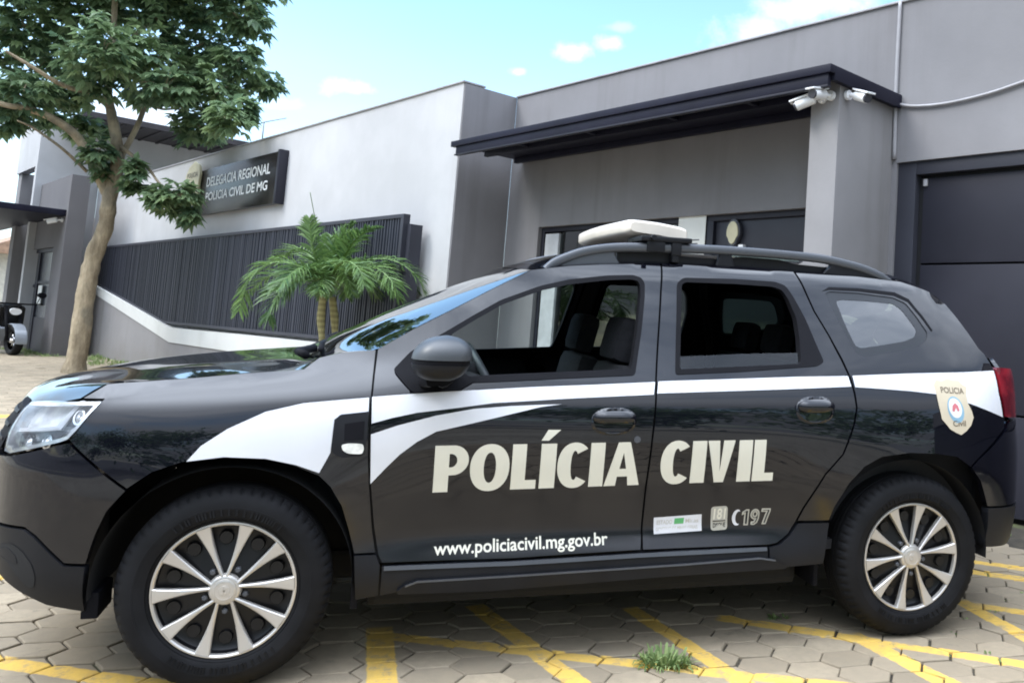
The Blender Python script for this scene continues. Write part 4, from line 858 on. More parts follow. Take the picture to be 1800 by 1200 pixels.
def flat_text(name, s, A, B_, ha, hb, mat, parent, bold=.0, lift=.0022, shear=0.):
    """text laid on the side surface from baseline A to baseline B_; ha/hb heights of a cap at each end"""
    cu = bpy.data.curves.new(name, 'FONT'); cu.body = s; cu.offset = bold; cu.resolution_u = 3; cu.shear = shear
    t = bpy.data.objects.new(name, cu); COL.objects.link(t); bpy.context.view_layer.update()
    me = bpy.data.meshes.new_from_object(t.evaluated_get(bpy.context.evaluated_depsgraph_get()))
    bpy.data.objects.remove(t); bpy.data.curves.remove(cu)
    xs = [v.co.x for v in me.vertices]; a, b_ = min(xs), max(xs)
    for v in me.vertices:
        f = (v.co.x-a)/(b_-a); u = A[0]+(B_[0]-A[0])*f; z = A[1]+(B_[1]-A[1])*f+(ha+(hb-ha)*f)*v.co.y/.70
        v.co = S(u, z, lift)
    me.name = name
    return cpart(link(name, me, mat), parent)
w_ = O_['web']
flat_text('web_address', 'www.policiacivil.mg.gov.br', w_[0], w_[1], .043, .044, M['cream'], PL_['fd'], .016)
lb = O_['label']
panel('label_plate', lb, M['vinyl'], PL_['rd'], (), .0016, .03, 0, 'L')
cw = lambda fx, fz: (lb[0][0]+(lb[1][0]-lb[0][0])*fx+.003*fz, lb[3][1]+(lb[0][1]-lb[3][1])*fz+(lb[2][1]-lb[3][1])*fx)
panel('label_mark', [cw(.42, .52), cw(.62, .52), cw(.62, .88), cw(.42, .88)], M['green'], PL_['rd'], (), .0024, .03, 0, 'L')
flat_text('label_text', 'ESTADO', cw(.06, .55), cw(.38, .55), .017, .017, M['greyvinyl'], PL_['rd'], .01, .0024)
flat_text('label_text', 'Minas', cw(.66, .55), cw(.93, .55), .017, .017, M['greyvinyl'], PL_['rd'], .01, .0024)
flat_text('label_text', 'GOVERNO DE MINAS GERAIS', cw(.05, .16), cw(.93, .16), .014, .014, M['greyvinyl'], PL_['rd'], .01, .0024)
ib = O_['ist']
ci = lambda fx, fz: (ib[3][0]+(ib[2][0]-ib[3][0])*fx-.006*fz, ib[3][1]+(ib[0][1]-ib[3][1])*fz+.003*fx)
panel('label_plate', shrink(rounded([ci(0, 0), ci(1, 0), ci(1, 1), ci(0, 1)], 1), 0), M['greyvinyl'], PL_['rd'], (), .0016, .03, 0, 'L', key='istp')
flat_text('label_text', '181', ci(.14, .47), ci(.86, .47), .042, .042, M['cream'], PL_['rd'], .03, .0024)
flat_text('label_text', '181', ci(.17, .475), ci(.83, .475), .036, .036, M['badgebrown'], PL_['rd'], -.005, .0020)
panel('label_mark', [ci(.12, .36), ci(.88, .36), ci(.88, .40), ci(.12, .40)], M['trim'], PL_['rd'], (), .0024, .03, 0, 'L', key='istl')
flat_text('label_text', 'DISQUE', ci(.13, .12), ci(.87, .12), .018, .018, M['trim'], PL_['rd'], .02, .0024)
n9 = O_['n197']
def digit(ch):
    E = lambda a, cx, cy, rx, ry: (cx+rx*math.cos(math.radians(a)), cy+ry*math.sin(math.radians(a)))
    if ch == '1': return [[(.22, 0), (.60, 0), (.60, 1), (.34, 1), (.02, .84), (.02, .62), (.22, .70)]], .60
    if ch == '7': return [[(0, 1), (0, .78), (.38, .78), (.10, 0), (.46, 0), (.74, .82), (.74, 1)]], .74
    o = [E(a, .37, .66, .37, .34) for a in range(-10, 236, 15)]+[(.30, .33), (.36, .33), (.30, .22), (.08, .20), (.08, 0), (.36, -.01), (.60, .12), (.72, .38)]
    return [o, [E(a, .37, .67, .10, .12) for a in range(0, 360, 30)]], .74
x9 = 1.884
for ch in '197':
    L, w9 = digit(ch); k9 = .066
    for inset_, mat_, lift_ in ((0, M['greyvinyl'], .0022), (.0062, M['trim'], .0032)):
        mp = [[(x9+px*k9*.80, .4885+(x9-1.87)*.035+py*k9) for px, py in q9] for q9 in L]
        outer = shrink(mp[0], inset_) if inset_ else mp[0]
        hl9 = [shrink(mp[1], -inset_) if inset_ else mp[1]] if len(mp) > 1 else []
        panel('lettering', outer, mat_, PL_['rd'], tuple(hl9), lift_, .03, 0, 'L', key='d%s%d' % (ch, bool(inset_)))
    x9 += w9*k9*.80+.0065
ph = []
for i in range(13):
    t = math.radians(70+220*i/12); ph.append((1.866+.022*math.cos(t), .5215+.033*math.sin(t)))
for i in range(13):
    t = math.radians(290-220*i/12); ph.append((1.872+.0135*math.cos(t), .5215+.026*math.sin(t)))
panel('phone_mark', ph, M['vinyl'], PL_['rd'], (), .0022, .03, 0, 'L')
# ---- shield badge on the rear wing
bd = panel('shield_badge', O_['badge'], M['badge'], PL_['q'], (), .0026, .03, 0, 'L')
def ellipse(cu, cz, a, b_, tilt=0): return [(cu+a*math.cos(t)+tilt*b_*math.sin(t), cz+b_*math.sin(t)) for t in [i*math.pi/14 for i in range(28)]]
panel('badge_emblem', ellipse(2.862, .963, .041, .056, -.12), M['badgeblue'], PL_['q'], (), .0034, .03, 0, 'L')
panel('badge_emblem', ellipse(2.860, .970, .033, .042, -.12), M['badgewhite'], PL_['q'], (), .0040, .03, 0, 'L', key='be2')
panel('badge_emblem', [(2.842, .958), (2.846, .980), (2.860, .992), (2.874, .980), (2.880, .960), (2.870, .955), (2.862, .972), (2.852, .954)], M['badgered'], PL_['q'], (), .0046, .03, 0, 'L', key='be3')
flat_text('badge_text', 'POLICIA', (2.800, 1.034), (2.917, 1.030), .025, .025, M['badgebrown'], PL_['q'], .012, .0036)
flat_text('badge_text', 'Civil', (2.842, .893), (2.908, .894), .024, .024, M['badgebrown'], PL_['q'], .012, .0036)
# ---- bonnet, windscreen, roof, rear window: lofts between the two side edges
def curve_at(L, n, key=None):
    """resample a polyline of points to n points by length"""
    P = [Vector(p) for p in L]; d = [0]
    for i in range(1, len(P)): d.append(d[-1]+(P[i]-P[i-1]).length)
    out = []; j = 0
    for k in range(n):
        t = d[-1]*k/(n-1)
        while j < len(P)-2 and d[j+1] < t: j += 1
        f = (t-d[j])/max(1e-9, d[j+1]-d[j]); out.append(P[j].lerp(P[j+1], min(1, max(0, f))))
    return out
def loft(name, edge, mid, fx, bulge, mat, ns=24, parent=None, thick=0, inset=.003):
    """edge (left side) and mid (centre line) polylines of equal length; mirrored to the right side"""
    n = len(edge); v, f = [], []
    ss = [i/ns for i in range(ns+1)]
    for i in range(n):
        for k in range(2*ns+1):
            s = ss[k] if k <= ns else ss[2*ns-k]
            E, C_ = edge[i], mid[i]
            x = E.x+(C_.x-E.x)*fx(s); z = E.z+(C_.z-E.z)*bulge(s, i/(n-1)); y = E.y+inset+(.9-E.y-inset)*s
            if k > ns: y = 1.8-y
            v.append((x, y, z))
    m_ = 2*ns+1
    for i in range(n-1):
        for k in range(m_-1):
            f.append((i*m_+k, i*m_+k+1, (i+1)*m_+k+1, (i+1)*m_+k))
    bm = bmesh.new(); me = bpy.data.meshes.new(name); me.from_pydata(v, [], f)
    o = link(name, me, mat, None, True)
    up = sum((p.normal.z for p in me.polygons))
    if up < 0: me.flip_normals()
    return cpart(o, parent)
he = curve_at(smooth_path([S(u, z) for u, z in [(-.546, .9655)]+O_['hoodline'][1:]], 8), 40)
hm = curve_at(smooth_path([(-.853, .9, .875), (-.835, .9, .915), (-.79, .9, .955), (-.70, .9, .985), (-.52, .9, 1.025), (-.3, .9, 1.052), (0, .9, 1.078), (.19, .9, 1.092)], 6), 40)
def hb_(s, t):
    k = 1-(1-s)**2.6
    r = math.exp(-((s-.42)/.16)**2)*.55*min(1, t*2.2)*(1-.3*t)
    return k+r
hood = loft('bonnet', he, hm, lambda s: 1-(1-s)**2.2, hb_, PAINT, 26)
we = [Vector(S(u, z)) for u, z in O_['ws_edge'][2:]]
we = curve_at(smooth_path([S(.250, 1.112), S(.33, 1.132)]+we, 6), 30)
wm = curve_at([(.155, .9, 1.107), (.485, .9, 1.277), (.97, .9, 1.495)], 30)
ws = loft('windscreen', we, wm, lambda s: 1-(1-s)**2, lambda s, t: 1-(1-s)**2, M['glass_ws'], 16, inset=.004)
cowl = box('scuttle_panel', (.13, .2, .98), (.34, 1.6, 1.075), M['plastic'], None, .02); cpart(cowl)
for (ya, yb, za) in ((.30, .95, 0), (.95, 1.45, 0)):
    bm = bmesh.new(); bm_tube(bm, [(.245, ya, 1.135), (.235, (ya+yb)/2, 1.142), (.265, yb, 1.150)], .010, 8); cpart(bm_obj('wiper', bm, M['trim'], None, True))
bm = bmesh.new(); bm_tube(bm, [(.20, .22, 1.118), (.17, .26, 1.128), (.22, .34, 1.138)], .016, 8); cpart(bm_obj('wiper', bm, M['trim'], None, True))
rl = O_['roofline']
re_ = curve_at(smooth_path([S(u, z) for u, z in rl], 6), 60)
rm = []
for p in re_:
    t = (p.x-re_[0].x)/(re_[-1].x-re_[0].x); rm.append(Vector((p.x-.04+.10*t, .9, p.z+.018+.060*min(1, t*5)**.7)))
rm[0] = Vector((.973, .9, 1.499))
roof = loft('roof', re_, rm, lambda s: 1-(1-s)**2, lambda s, t: 1-(1-s)**2.1, PAINT, 20, inset=.002)
# headlining
hd = [Vector((p.x+.03, p.y+.05, p.z-.03)) for p in re_]; hmid = [Vector((p.x+.03, .9, p.z-.035)) for p in rm]
loft('headlining', hd, hmid, lambda s: 1-(1-s)**2, lambda s, t: 1-(1-s)**4, M['interior'], 10, inset=.0)
qe = [Vector(S(u, z)) for u, z in [(2.9288, 1.4729), (2.9975, 1.4275), (3.043, 1.365), (3.079, 1.300), (3.1031, 1.2275), (3.115, 1.17)]]
qe = curve_at(smooth_path(qe, 6), 24)
gm = curve_at([(3.02, .9, 1.515), (3.20, .9, 1.36), (3.40, .9, 1.17)], 24)
loft('rear_window', qe, gm, lambda s: 1-(1-s)**2.2, lambda s, t: 1-(1-s)**3, M['glass_tint'], 16, inset=.004)
sp_ = [Vector(S(2.86, 1.49)), Vector(S(2.935, 1.4728)), Vector(S(2.985, 1.434)), Vector((3.03, .26, 1.425))]
# ---- wheel arches, floor, cabin
def arch(cx):
    bm = bmesh.new(); r = .408
    v0 = []
    for ring in ((r, .02), (r, .52), (.10, .52)):
        v0.append([bm.verts.new((cx+ring[0]*math.cos(t), ring[1], .345+ring[0]*.985*math.sin(t))) for t in [math.radians(-4+188*i/36) for i in range(37)]])
    for a, b in ((0, 1), (1, 2)):
        for i in range(36): bm.faces.new([v0[a][i], v0[a][i+1], v0[b][i+1], v0[b][i]])
    return bm
for cx in (0.0, 2.64):
    for sgn in (0, 1):
        bm = arch(cx)
        if sgn:
            for vv in bm.verts: vv.co.y = 1.8-vv.co.y
        cpart(bm_obj('wheel_arch_liner', bm, M['dark'], None, True))
bm = bmesh.new()
bm_box(bm, (-.70, .50, .215), (3.2, 1.30, .33), .02); bm_box(bm, (.46, .16, .205), (2.2, 1.64, .36), .03); bm_box(bm, (-.6, .3, .33), (-.42, 1.5, .75), .01); bm_box(bm, (.45, .12, .36), (.50, 1.68, 1.0)); bm_box(bm, (3.1, .35, .33), (3.28, 1.45, .8))
cpart(bm_obj('underbody', bm, M['dark']))
bm = bmesh.new(); bm_tube(bm, [(-.05, .2, .30), (-.05, 1.6, .30)], .035, 10); bm_tube(bm, [(2.673, .2, .31), (2.673, 1.6, .31)], .045, 10); bm_tube(bm, [(1.9, 1.2, .26), (3.0, 1.25, .27)], .03, 10)
cpart(bm_obj('axle_beam', bm, M['dark'], None, True))
for (lo, hi) in (((.405, .06, .235), (.43, .24, .45)), ((2.235, .07, .22), (2.255, .25, .42)), ((-.435, .08, .245), (-.385, .26, .33))):
    cpart(box('mud_flap', lo, hi, M['trim'], None, .004))
bm = bmesh.new(); bm_box(bm, (.48, .14, .80), (.86, 1.66, 1.06), .05); bm_box(bm, (.70, .35, 1.03), (.86, .68, 1.10), .02); bm_box(bm, (.6, .8, .45), (1.4, 1.0, .72), .03)
cpart(bm_obj('dashboard', bm, M['interior'], None, True, 40))
bm = bmesh.new(); bm_box(bm, (.50, .11, .36), (3.2, 1.69, .40)); bm_box(bm, (2.35, .16, .40), (3.1, 1.64, .95), .03)
cpart(bm_obj('cabin_floor', bm, M['interior']))
for y0 in (.26, 1.02):
    R = Matrix.Rotation(math.radians(14), 3, 'Y')
    bm = bmesh.new(); bm_box(bm, (.94, y0, .55), (1.42, y0+.50, .70), .05)
    bm_box(bm, (1.36, y0+.01, .64), (1.49, y0+.49, 1.10), .05, R)
    st = bm_obj('front_seat', bm, M['seat'], None, True, 50); cpart(st)
    bm = bmesh.new(); bm_box(bm, (1.475-.055, y0+.11, 1.10), (1.475+.055, y0+.39, 1.30), .045, R)
    bm_tube(bm, [(1.465, y0+.18, 1.02), (1.48, y0+.18, 1.2)], .007, 6); bm_tube(bm, [(1.465, y0+.32, 1.02), (1.48, y0+.32, 1.2)], .007, 6)
    cpart(bm_obj('headrest', bm, M['seat'], None, True, 50), st)
R = Matrix.Rotation(math.radians(12), 3, 'Y')
bm = bmesh.new(); bm_box(bm, (1.95, .2, .55), (2.35, 1.6, .70), .04); bm_box(bm, (2.30, .2, .64), (2.42, 1.6, 1.12), .04, R)
st = bm_obj('rear_seat', bm, M['seat'], None, True, 50); cpart(st)
for y0 in (.32, .80, 1.22):
    bm = bmesh.new(); bm_box(bm, (2.38, y0, 1.13), (2.47, y0+.24, 1.29), .04, R); cpart(bm_obj('headrest', bm, M['seat'], None, True, 50), st)
# steering wheel
bm = bmesh.new()
c0 = Vector((.90, .50, .99)); ax = Vector((math.cos(math.radians(28)), 0, math.sin(math.radians(28)))); e1 = Vector((0, 1, 0)); e2 = ax.cross(e1)
pts = [c0+(e1*math.cos(t)+e2*math.sin(t))*.185 for t in [i*2*math.pi/40 for i in range(41)]]
bm_tube(bm, pts, .016, 10, False)
for a in (20, 160, 270):
    t = math.radians(a); bm_tube(bm, [c0-ax*.03, c0+(e1*math.cos(t)-e2*math.sin(t))*.18], .014, 8)
bm_tube(bm, [c0-ax*.22, c0-ax*.0, c0+ax*.02], [.03, .05, .055], 14)
cpart(bm_obj('steering_wheel', bm, M['plastic_lt'], None, True, 60))
# ---- door mirrors
def mirror_parts(flip):
    Y = (lambda y: 1.8-y) if flip else (lambda y: y)
    cx, cy, cz = .668, -.085, 1.138
    def shell(z0, z1, infl, nm, mat, parent):
        bm = bmesh.new(); rings = []
        nz = 14
        for i in range(nz+1):
            z = z0+(z1-z0)*i/nz; t = (z-cz)/.080
            top = max(0., 1-abs(t)**2.3)**.5 if t > 0 else max(0., 1-(abs(t)/1.0)**2.6)**.5
            row = []
            for k in range(28):
                a = 2*math.pi*k/28
                ca, sa = math.cos(a), math.sin(a)
                px = (.107 if ca < 0 else .098)*math.copysign(abs(ca)**(.8 if ca < 0 else .45), ca)
                py = .115*math.copysign(abs(sa)**.8, sa)
                row.append(bm.verts.new((cx+(px*(top*.985+.015)+.012*t)*infl, Y(cy+py*(.25+.75*top)*infl), z)))
            rings.append(row)
        for i in range(nz):
            for k in range(28): bm.faces.new([rings[i][k], rings[i][(k+1) % 28], rings[i+1][(k+1) % 28], rings[i+1][k]])
        bm.faces.new(rings[0][::-1]); bm.faces.new(rings[-1])
        bmesh.ops.recalc_face_normals(bm, faces=bm.faces)
        o = bm_obj(nm, bm, mat, None, True, 50); cpart(o, parent); return o
    base = shell(1.064, 1.118, .985, 'side_mirror', M['plastic'], None)
    shell(1.118, 1.136, .965, 'mirror_band', M['trim'], base)
    shell(1.136, 1.2178, 1.0, 'mirror_cap', M['plastic_lt'], base)
    bm = bmesh.new()
    for (a, b_, r0, r1) in (((.63, .06, 1.055), (.655, -.07, 1.075), .045, .05), ((.70, .06, 1.05), (.69, -.07, 1.072), .04, .045)):
        bm_tube(bm, [(a[0], Y(a[1]), a[2]), (b_[0], Y(b_[1]), b_[2])], [r0, r1], 12, True, .55)
    bmesh.ops.recalc_face_normals(bm, faces=bm.faces)
    cpart(bm_obj('mirror_arm', bm, M['trim'], None, True, 50), base)
    return base
mb = mirror_parts(False); mirror_parts(True)
for s in 'LR':
    panel('mirror_sail', rounded([(.506, 1.081), (.560, 1.142), (.70, 1.215), (.735, 1.09), (.80, 1.052), (.74, 1.016), (.577, 1.006), (.547, 1.036)], 1), M['trim'], panels[s]['fd'], (), .010, .02, .008, s)
# ---- roof rails, light bar
RP = [(1.075, 1.485), (1.12, 1.524), (1.18, 1.556), (1.27, 1.589), (1.41, 1.612), (1.62, 1.622), (1.83, 1.628), (2.02, 1.628), (2.2, 1.625), (2.36, 1.618), (2.49, 1.600), (2.58, 1.582), (2.67, 1.552), (2.74, 1.515)]
def rail(flip):
    Y = (lambda y: 1.8-y) if flip else (lambda y: y)
    P = smooth_path([(x, .335, z-.016) for x, z in RP], 5)
    bm = bmesh.new(); rings = []
    for i, p in enumerate(P):
        t = (P[min(i+1, len(P)-1)]-P[max(0, i-1)]).normalized(); nrm = Vector((-t.z, 0, t.x))
        e = min(1, i/6, (len(P)-1-i)/6)
        hh = .010+.010*e
        row = []
        for a in range(14):
            an = 2*math.pi*a/14; c_, s_ = math.cos(an), math.sin(an)
            q = p+Vector((0, 1, 0))*.021*math.copysign(abs(c_)**.6, c_)+nrm*hh*math.copysign(abs(s_)**.6, s_)
            row.append(bm.verts.new((q.x, Y(q.y), q.z)))
        rings.append(row)
    for i in range(len(rings)-1):
        for a in range(14): bm.faces.new([rings[i][a], rings[i][(a+1) % 14], rings[i+1][(a+1) % 14], rings[i+1][a]])
    bm.faces.new(rings[0][::-1]); bm.faces.new(rings[-1]); bmesh.ops.recalc_face_normals(bm, faces=bm.faces)
    r = cpart(bm_obj('roof_rail', bm, M['rail'], None, True, 55))
    bm = bmesh.new(); bm_prism(bm, [(1.40, 1.52), (1.40, 1.578), (1.62, 1.588), (1.70, 1.574), (1.88, 1.574), (1.97, 1.590), (2.15, 1.588), (2.24, 1.572), (2.40, 1.566), (2.40, 1.52)], Y(.352), Y(.366), 'y'); bmesh.ops.recalc_face_normals(bm, faces=bm.faces)
    cpart(bm_obj('rail_base', bm, M['plastic']), r)
    for prof in ([(1.085, 1.474), (1.18, 1.530), (1.28, 1.564), (1.38, 1.584), (1.385, 1.560), (1.40, 1.535), (1.42, 1.520), (1.2, 1.49)],
                 [(2.40, 1.592), (2.5, 1.574), (2.6, 1.546), (2.70, 1.512), (2.6, 1.525), (2.46, 1.53), (2.36, 1.535), (2.40, 1.57)],
                 [(1.86, 1.603), (1.91, 1.603), (1.93, 1.54), (1.84, 1.54)]):
        bm = bmesh.new(); bm_prism(bm, prof, Y(.322), Y(.348), 'y'); bmesh.ops.recalc_face_normals(bm, faces=bm.faces)
        bmesh.ops.bevel(bm, geom=list(bm.edges), offset=.004, segments=1, affect='EDGES')
        cpart(bm_obj('rail_foot', bm, M['rail'] if prof[0][0] < 1.2 else M['plastic'], None, True, 35), r)
rail(False); rail(True)
bm = bmesh.new(); ring = []
nb_ = 46; y0b, y1b = .40, 1.40
prof = []
for a in range(40):
    t = 2*math.pi*a/40; c_, s_ = math.cos(t), math.sin(t)
    prof.append((.143*math.copysign(abs(c_)**.36, c_), .036*math.copysign(abs(s_)**.42, s_)))
for i in range(nb_+1):
    f_ = i/nb_; y = y0b+(y1b-y0b)*f_
    e = min(1, min(f_, 1-f_)/.05); k = .90+.10*math.sqrt(max(0, 1-(1-e)**2)); kz = .62+.38*math.sqrt(max(0, 1-(1-e)**2))
    gro = 1.0-.010*(1 if any(abs(f_-g_) < .006 for g_ in (.13, .26, .385, .5, .615, .74, .87)) else 0)
    sw = -.075*math.sin(math.pi*f_)*.35
    ring.append([bm.verts.new((1.598+px*k*gro+sw, y, 1.684+pz*kz*gro-.012*(px/.143)+.004*(1-abs(px)/.143))) for px, pz in prof])
for i in range(nb_):
    for a in range(40): bm.faces.new([ring[i][a], ring[i][(a+1) % 40], ring[i+1][(a+1) % 40], ring[i+1][a]])
bm.faces.new(ring[0][::-1]); bm.faces.new(ring[-1]); bmesh.ops.recalc_face_normals(bm, faces=bm.faces)
lbar = cpart(bm_obj('roof_light_bar', bm, M['barwhite'], None, True, 48))
for fl in (0, 1):
    Y = (lambda y: 1.8-y) if fl else (lambda y: y)
    bm = bmesh.new()
    bm_box(bm, (1.49, min(Y(.30), Y(.52)), 1.630), (1.72, max(Y(.30), Y(.52)), 1.652), .006)
    bm_box(bm, (1.52, min(Y(.305), Y(.318)), 1.585), (1.60, max(Y(.305), Y(.318)), 1.632), .005); bm_box(bm, (1.63, min(Y(.305), Y(.318)), 1.575), (1.675, max(Y(.305), Y(.318)), 1.632), .005)
    bm_box(bm, (1.635, min(Y(.31), Y(.36)), 1.545), (1.665, max(Y(.31), Y(.36)), 1.60), .004)
    bm_tube(bm, [(1.54, Y(.30), 1.645), (1.54, Y(.275), 1.645)], .012, 10)
    cpart(bm_obj('bar_mount', bm, M['plastic'], None, True, 40), lbar)
# ---- wheels
def lathe(bm, prof, n, mod=None):
    rings = []
    for (r, y, *fl) in prof:
        row = []
        for k in range(n):
            rr, yy = r, y
            if mod and fl: rr, yy = mod(k, r, y, fl[0])
            t = 2*math.pi*k/n; row.append(bm.verts.new((rr*math.cos(t), yy, rr*math.sin(t))))
        rings.append(row)
    for i in range(len(rings)-1):
        for k in range(n): bm.faces.new([rings[i][k], rings[i+1][k], rings[i+1][(k+1) % n], rings[i][(k+1) % n]])
    return rings
RC = .2268
def make_wheel(phase):
    w = bpy.data.objects.new('wheel', None); COL.objects.link(w)
    bm = bmesh.new()
    half = [(.2275, .030), (.230, .016), (.236, .009), (.2375, .0115), (.241, .006), (.256, -.001), (.272, -.004), (.2725, -.0052), (.279, -.0054), (.2795, -.0042), (.292, -.003), (.306, .002), (.3165, .008, 1), (.326, .018, 2), (.3335, .031, 3), (.3385, .045, 3), (.3395, .052), (.3400, .060), (.3400, .072), (.3320, .0735), (.3320, .0795), (.3403, .081), (.3405, .103), (.3325, .1045)]
    full = half+[(p[0], .211-p[1])+tuple(p[2:]) for p in half[::-1]]
    n = 240
    def mod(k, r, y, lv):
        g = (k % 4) == 0
        off_ = {1: .0012, 2: .0045, 3: .0055}[lv]
        return (r-off_ if g else r, y+(.002 if g and y < .1 else (-.002 if g else 0)))
    lathe(bm, full, n, mod); bmesh.ops.recalc_face_normals(bm, faces=bm.faces)
    rr_ = random.Random(phase)
    a = 0
    while a < 360:                       # moulded marks round the sidewall
        grp = 50 < a % 180 < 130
        if grp:
            t = math.radians(a); c_ = Vector((.262*math.cos(t), -.0025, .262*math.sin(t)))
            R_ = Matrix.Rotation(-t, 3, 'Y')
            bm_box(bm, tuple(c_+Vector((-.011, -.0035, -.0030))), tuple(c_+Vector((.011, .004, .0030))), 0, None)
            for vv in list(bm.verts)[-8:]: vv.co = R_ @ (vv.co-c_) + c_
        a += rr_.choice((2.1, 2.1, 3.4, 5.2))
    ty = bm_obj('tyre', bm, M['rubber'], w, True, 32)
    # dark dish
    bm = bmesh.new()
    lathe(bm, [(.2290, .034), (.218, .030), (.212, .050), (.19, .062), (.16, .058), (.10, .046), (.07, .036), (.0, .036)], 60); bmesh.ops.recalc_face_normals(bm, faces=bm.faces)
    for k in range(10):
        t = math.radians(phase+18+36*k)
        c = Vector((.168*math.cos(t), .052, .168*math.sin(t)))
        bm_tube(bm, [c+Vector((0, .004, 0)), c-Vector((0, .006, 0))], [.024, .021], 12)
    dish = bm_obj('wheel_dish', bm, M['wheelblack'], w, True, 40)
    # silver cover: ring and ten flared spokes
    bm = bmesh.new()
    lathe(bm, [(.2275, .034), (.2280, .020), (.2262, .0135), (.2215, .0125), (.2165, .0160), (.2145, .028)], 96)
    lathe(bm, [(.054, .030), (.050, .016), (.045, .0120), (.038, .011), (.0, .011)], 48)
    def prof_y(r): return .0118+.0065*math.sin(math.pi*min(1, max(0, (r-.05)/.17)))*1.0
    def hw(r):
        t = (r-.045)/(.219-.045); return .0050+.0030*t+.0165*t**2.2
    for k in range(10):
        t = math.radians(phase+36*k); er = Vector((math.cos(t), 0, math.sin(t))); et = Vector((-math.sin(t), 0, math.cos(t)))
        rows = []
        for i in range(13):
            r = .045+(.219-.045)*i/12; y = prof_y(r); h = hw(r)
            sw_ = (.0075 if k % 2 == 0 else -.0075)*(1-i/12)**1.6
            rows.append([bm.verts.new(er*r+et*(o_+sw_)+Vector((0, y+dy, 0))) for o_, dy in ((-h-.0006, .020), (-h, .003), (-h+.003, 0), (0, -.0008), (h-.003, 0), (h, .003), (h+.0006, .020))])
        for i in range(12):
            for j in range(6): bm.faces.new([rows[i][j], rows[i][j+1], rows[i+1][j+1], rows[i+1][j]])
    bmesh.ops.recalc_face_normals(bm, faces=bm.faces)
    rim = bm_obj('wheel_cover', bm, M['alloy'], w, True, 38)
    bm = bmesh.new(); lathe(bm, [(.0375, .0112), (.0365, .0065), (.030, .0045), (.0295, .0056), (.017, .0050), (.0165, .0038), (.0, .0032)], 40); bmesh.ops.recalc_face_normals(bm, faces=bm.faces)
    for a in (0, 1):
        bm_box(bm, (-.0025, .0022, -.012), (.0025, .0045, .012), 0, Matrix.Rotation(math.radians(30 if a else -30), 3, 'Y'))
    bm_obj('centre_cap', bm, M['alloy'], w, True, 35)
    bm = bmesh.new()
    bm.free()
    for k in range(5):
        bm = bmesh.new(); t = math.radians(phase+18+36+72*k); c = Vector((.066*math.cos(t), 0, .074*math.sin(t)))
        bm_tube(bm, [c+Vector((0, .040, 0)), c+Vector((0, .024, 0)), c+Vector((0, .021, 0))], [.0105, .0100, .007], 6)
        bm_obj('lug_nut', bm, M['rail'], w, True, 35)
    return w
def copy_tree(o, parent=None):
    c = o.copy(); COL.objects.link(c)
    if parent is not None: c.parent = parent
    for ch in o.children: copy_tree(ch, c)
    return c
wf_ = make_wheel(3); wr_ = make_wheel(7)
def place(w, x, y, rz):
    cpart(w); w.location = (x, y, .335); w.rotation_euler = (0, 0, rz)
wf2 = copy_tree(wf_); wr2 = copy_tree(wr_)
place(wf_, 0, .010, math.radians(-.4)); place(wr_, 2.673, .010, 0)
place(wf2, 0, 1.79, math.pi); place(wr2, 2.673, 1.79, math.pi)
for w in (wf_, wr_, wf2, wr2): w.rotation_euler[1] = {0: 0}.get(0, 0)
# ------------------------------------------------------------------ vegetation
VR = Vector((CAMR[0][0], CAMR[1][0], CAMR[2][0])).normalized(); VF = Vector((-CAMR[0][2], -CAMR[1][2], 0)).normalized()
def rotv(v, axis, ang): return Matrix.Rotation(ang, 3, axis) @ v
def leaf_quads(v, f, tone, p, d, n, L, w, tn):
    """one leaflet: a folded four-sided blade from p along d"""
    s = d.cross(n)
    if s.length < 1e-4: return
    s.normalize(); u = s.cross(d)
    i = len(v)
    m = p+d*L*.45
    v += [p, m+s*w+u*w*.25, p+d*L-Vector((0, 0, L*.12)), m-s*w+u*w*.25, p+d*L*.47-u*w*.15]
    f += [(i, i+1, i+4), (i+1, i+2, i+4), (i+2, i+3, i+4), (i+3, i, i+4)]
    tone += [tn]*5
def mesh_with_tone(name, v, f, tone, mat, parent=None):
    o = pydata(name, v, f, mat, None, False)
    at = o.data.attributes.new('tone', 'FLOAT', 'POINT'); at.data.foreach_set('value', tone)
    if parent is not None: o.parent = parent; o.matrix_parent_inverse = Matrix.Translation(-parent.location)
    return o
tb = Vector(D2['trunk'][0])
tree = thing('shade_tree', 'leafy green tree with a leaning pale trunk standing before the white wall', 'tree', (tb.x, tb.y, gz(tb.x, tb.y)))
def tpart(o): o.parent = tree; o.matrix_parent_inverse = Matrix.Translation(-tree.location); return o
bm = bmesh.new()
P = smooth_path(D2['trunk'], 6)
nP = len(P)
R_ = []
for i, p in enumerate(P):
    t = i/(nP-1); r = .156-.048*min(1, t/.42)
    if t > .42: r = .108-.075*(t-.42)/.58
    if t < .04: r += .05*(1-t/.04)
    R_.append(r*(1+.05*math.sin(i*1.7)+random.uniform(-.07, .07)))
P[0].z -= .25
bm_tube(bm, P, R_, 14)
tpart(bm_obj('trunk', bm, M['bark'], None, True))
for nm, r0, r1 in (('limb_l', .085, .03), ('limb_r', .05, .018), ('limb_r2', .025, .010), ('limb_low', .035, .012), ('limb_thin', .028, .012), ('limb_up', .05, .02), ('limb_up2', .05, .02)):
    bm = bmesh.new(); Q = smooth_path(D2[nm], 5); bm_tube(bm, Q, [r0+(r1-r0)*i/(len(Q)-1) for i in range(len(Q))], 9)
    tpart(bm_obj('limb', bm, M['bark'], None, True))
rnd = random.Random(4)
v, f, tone = [], [], []
tw = bmesh.new()
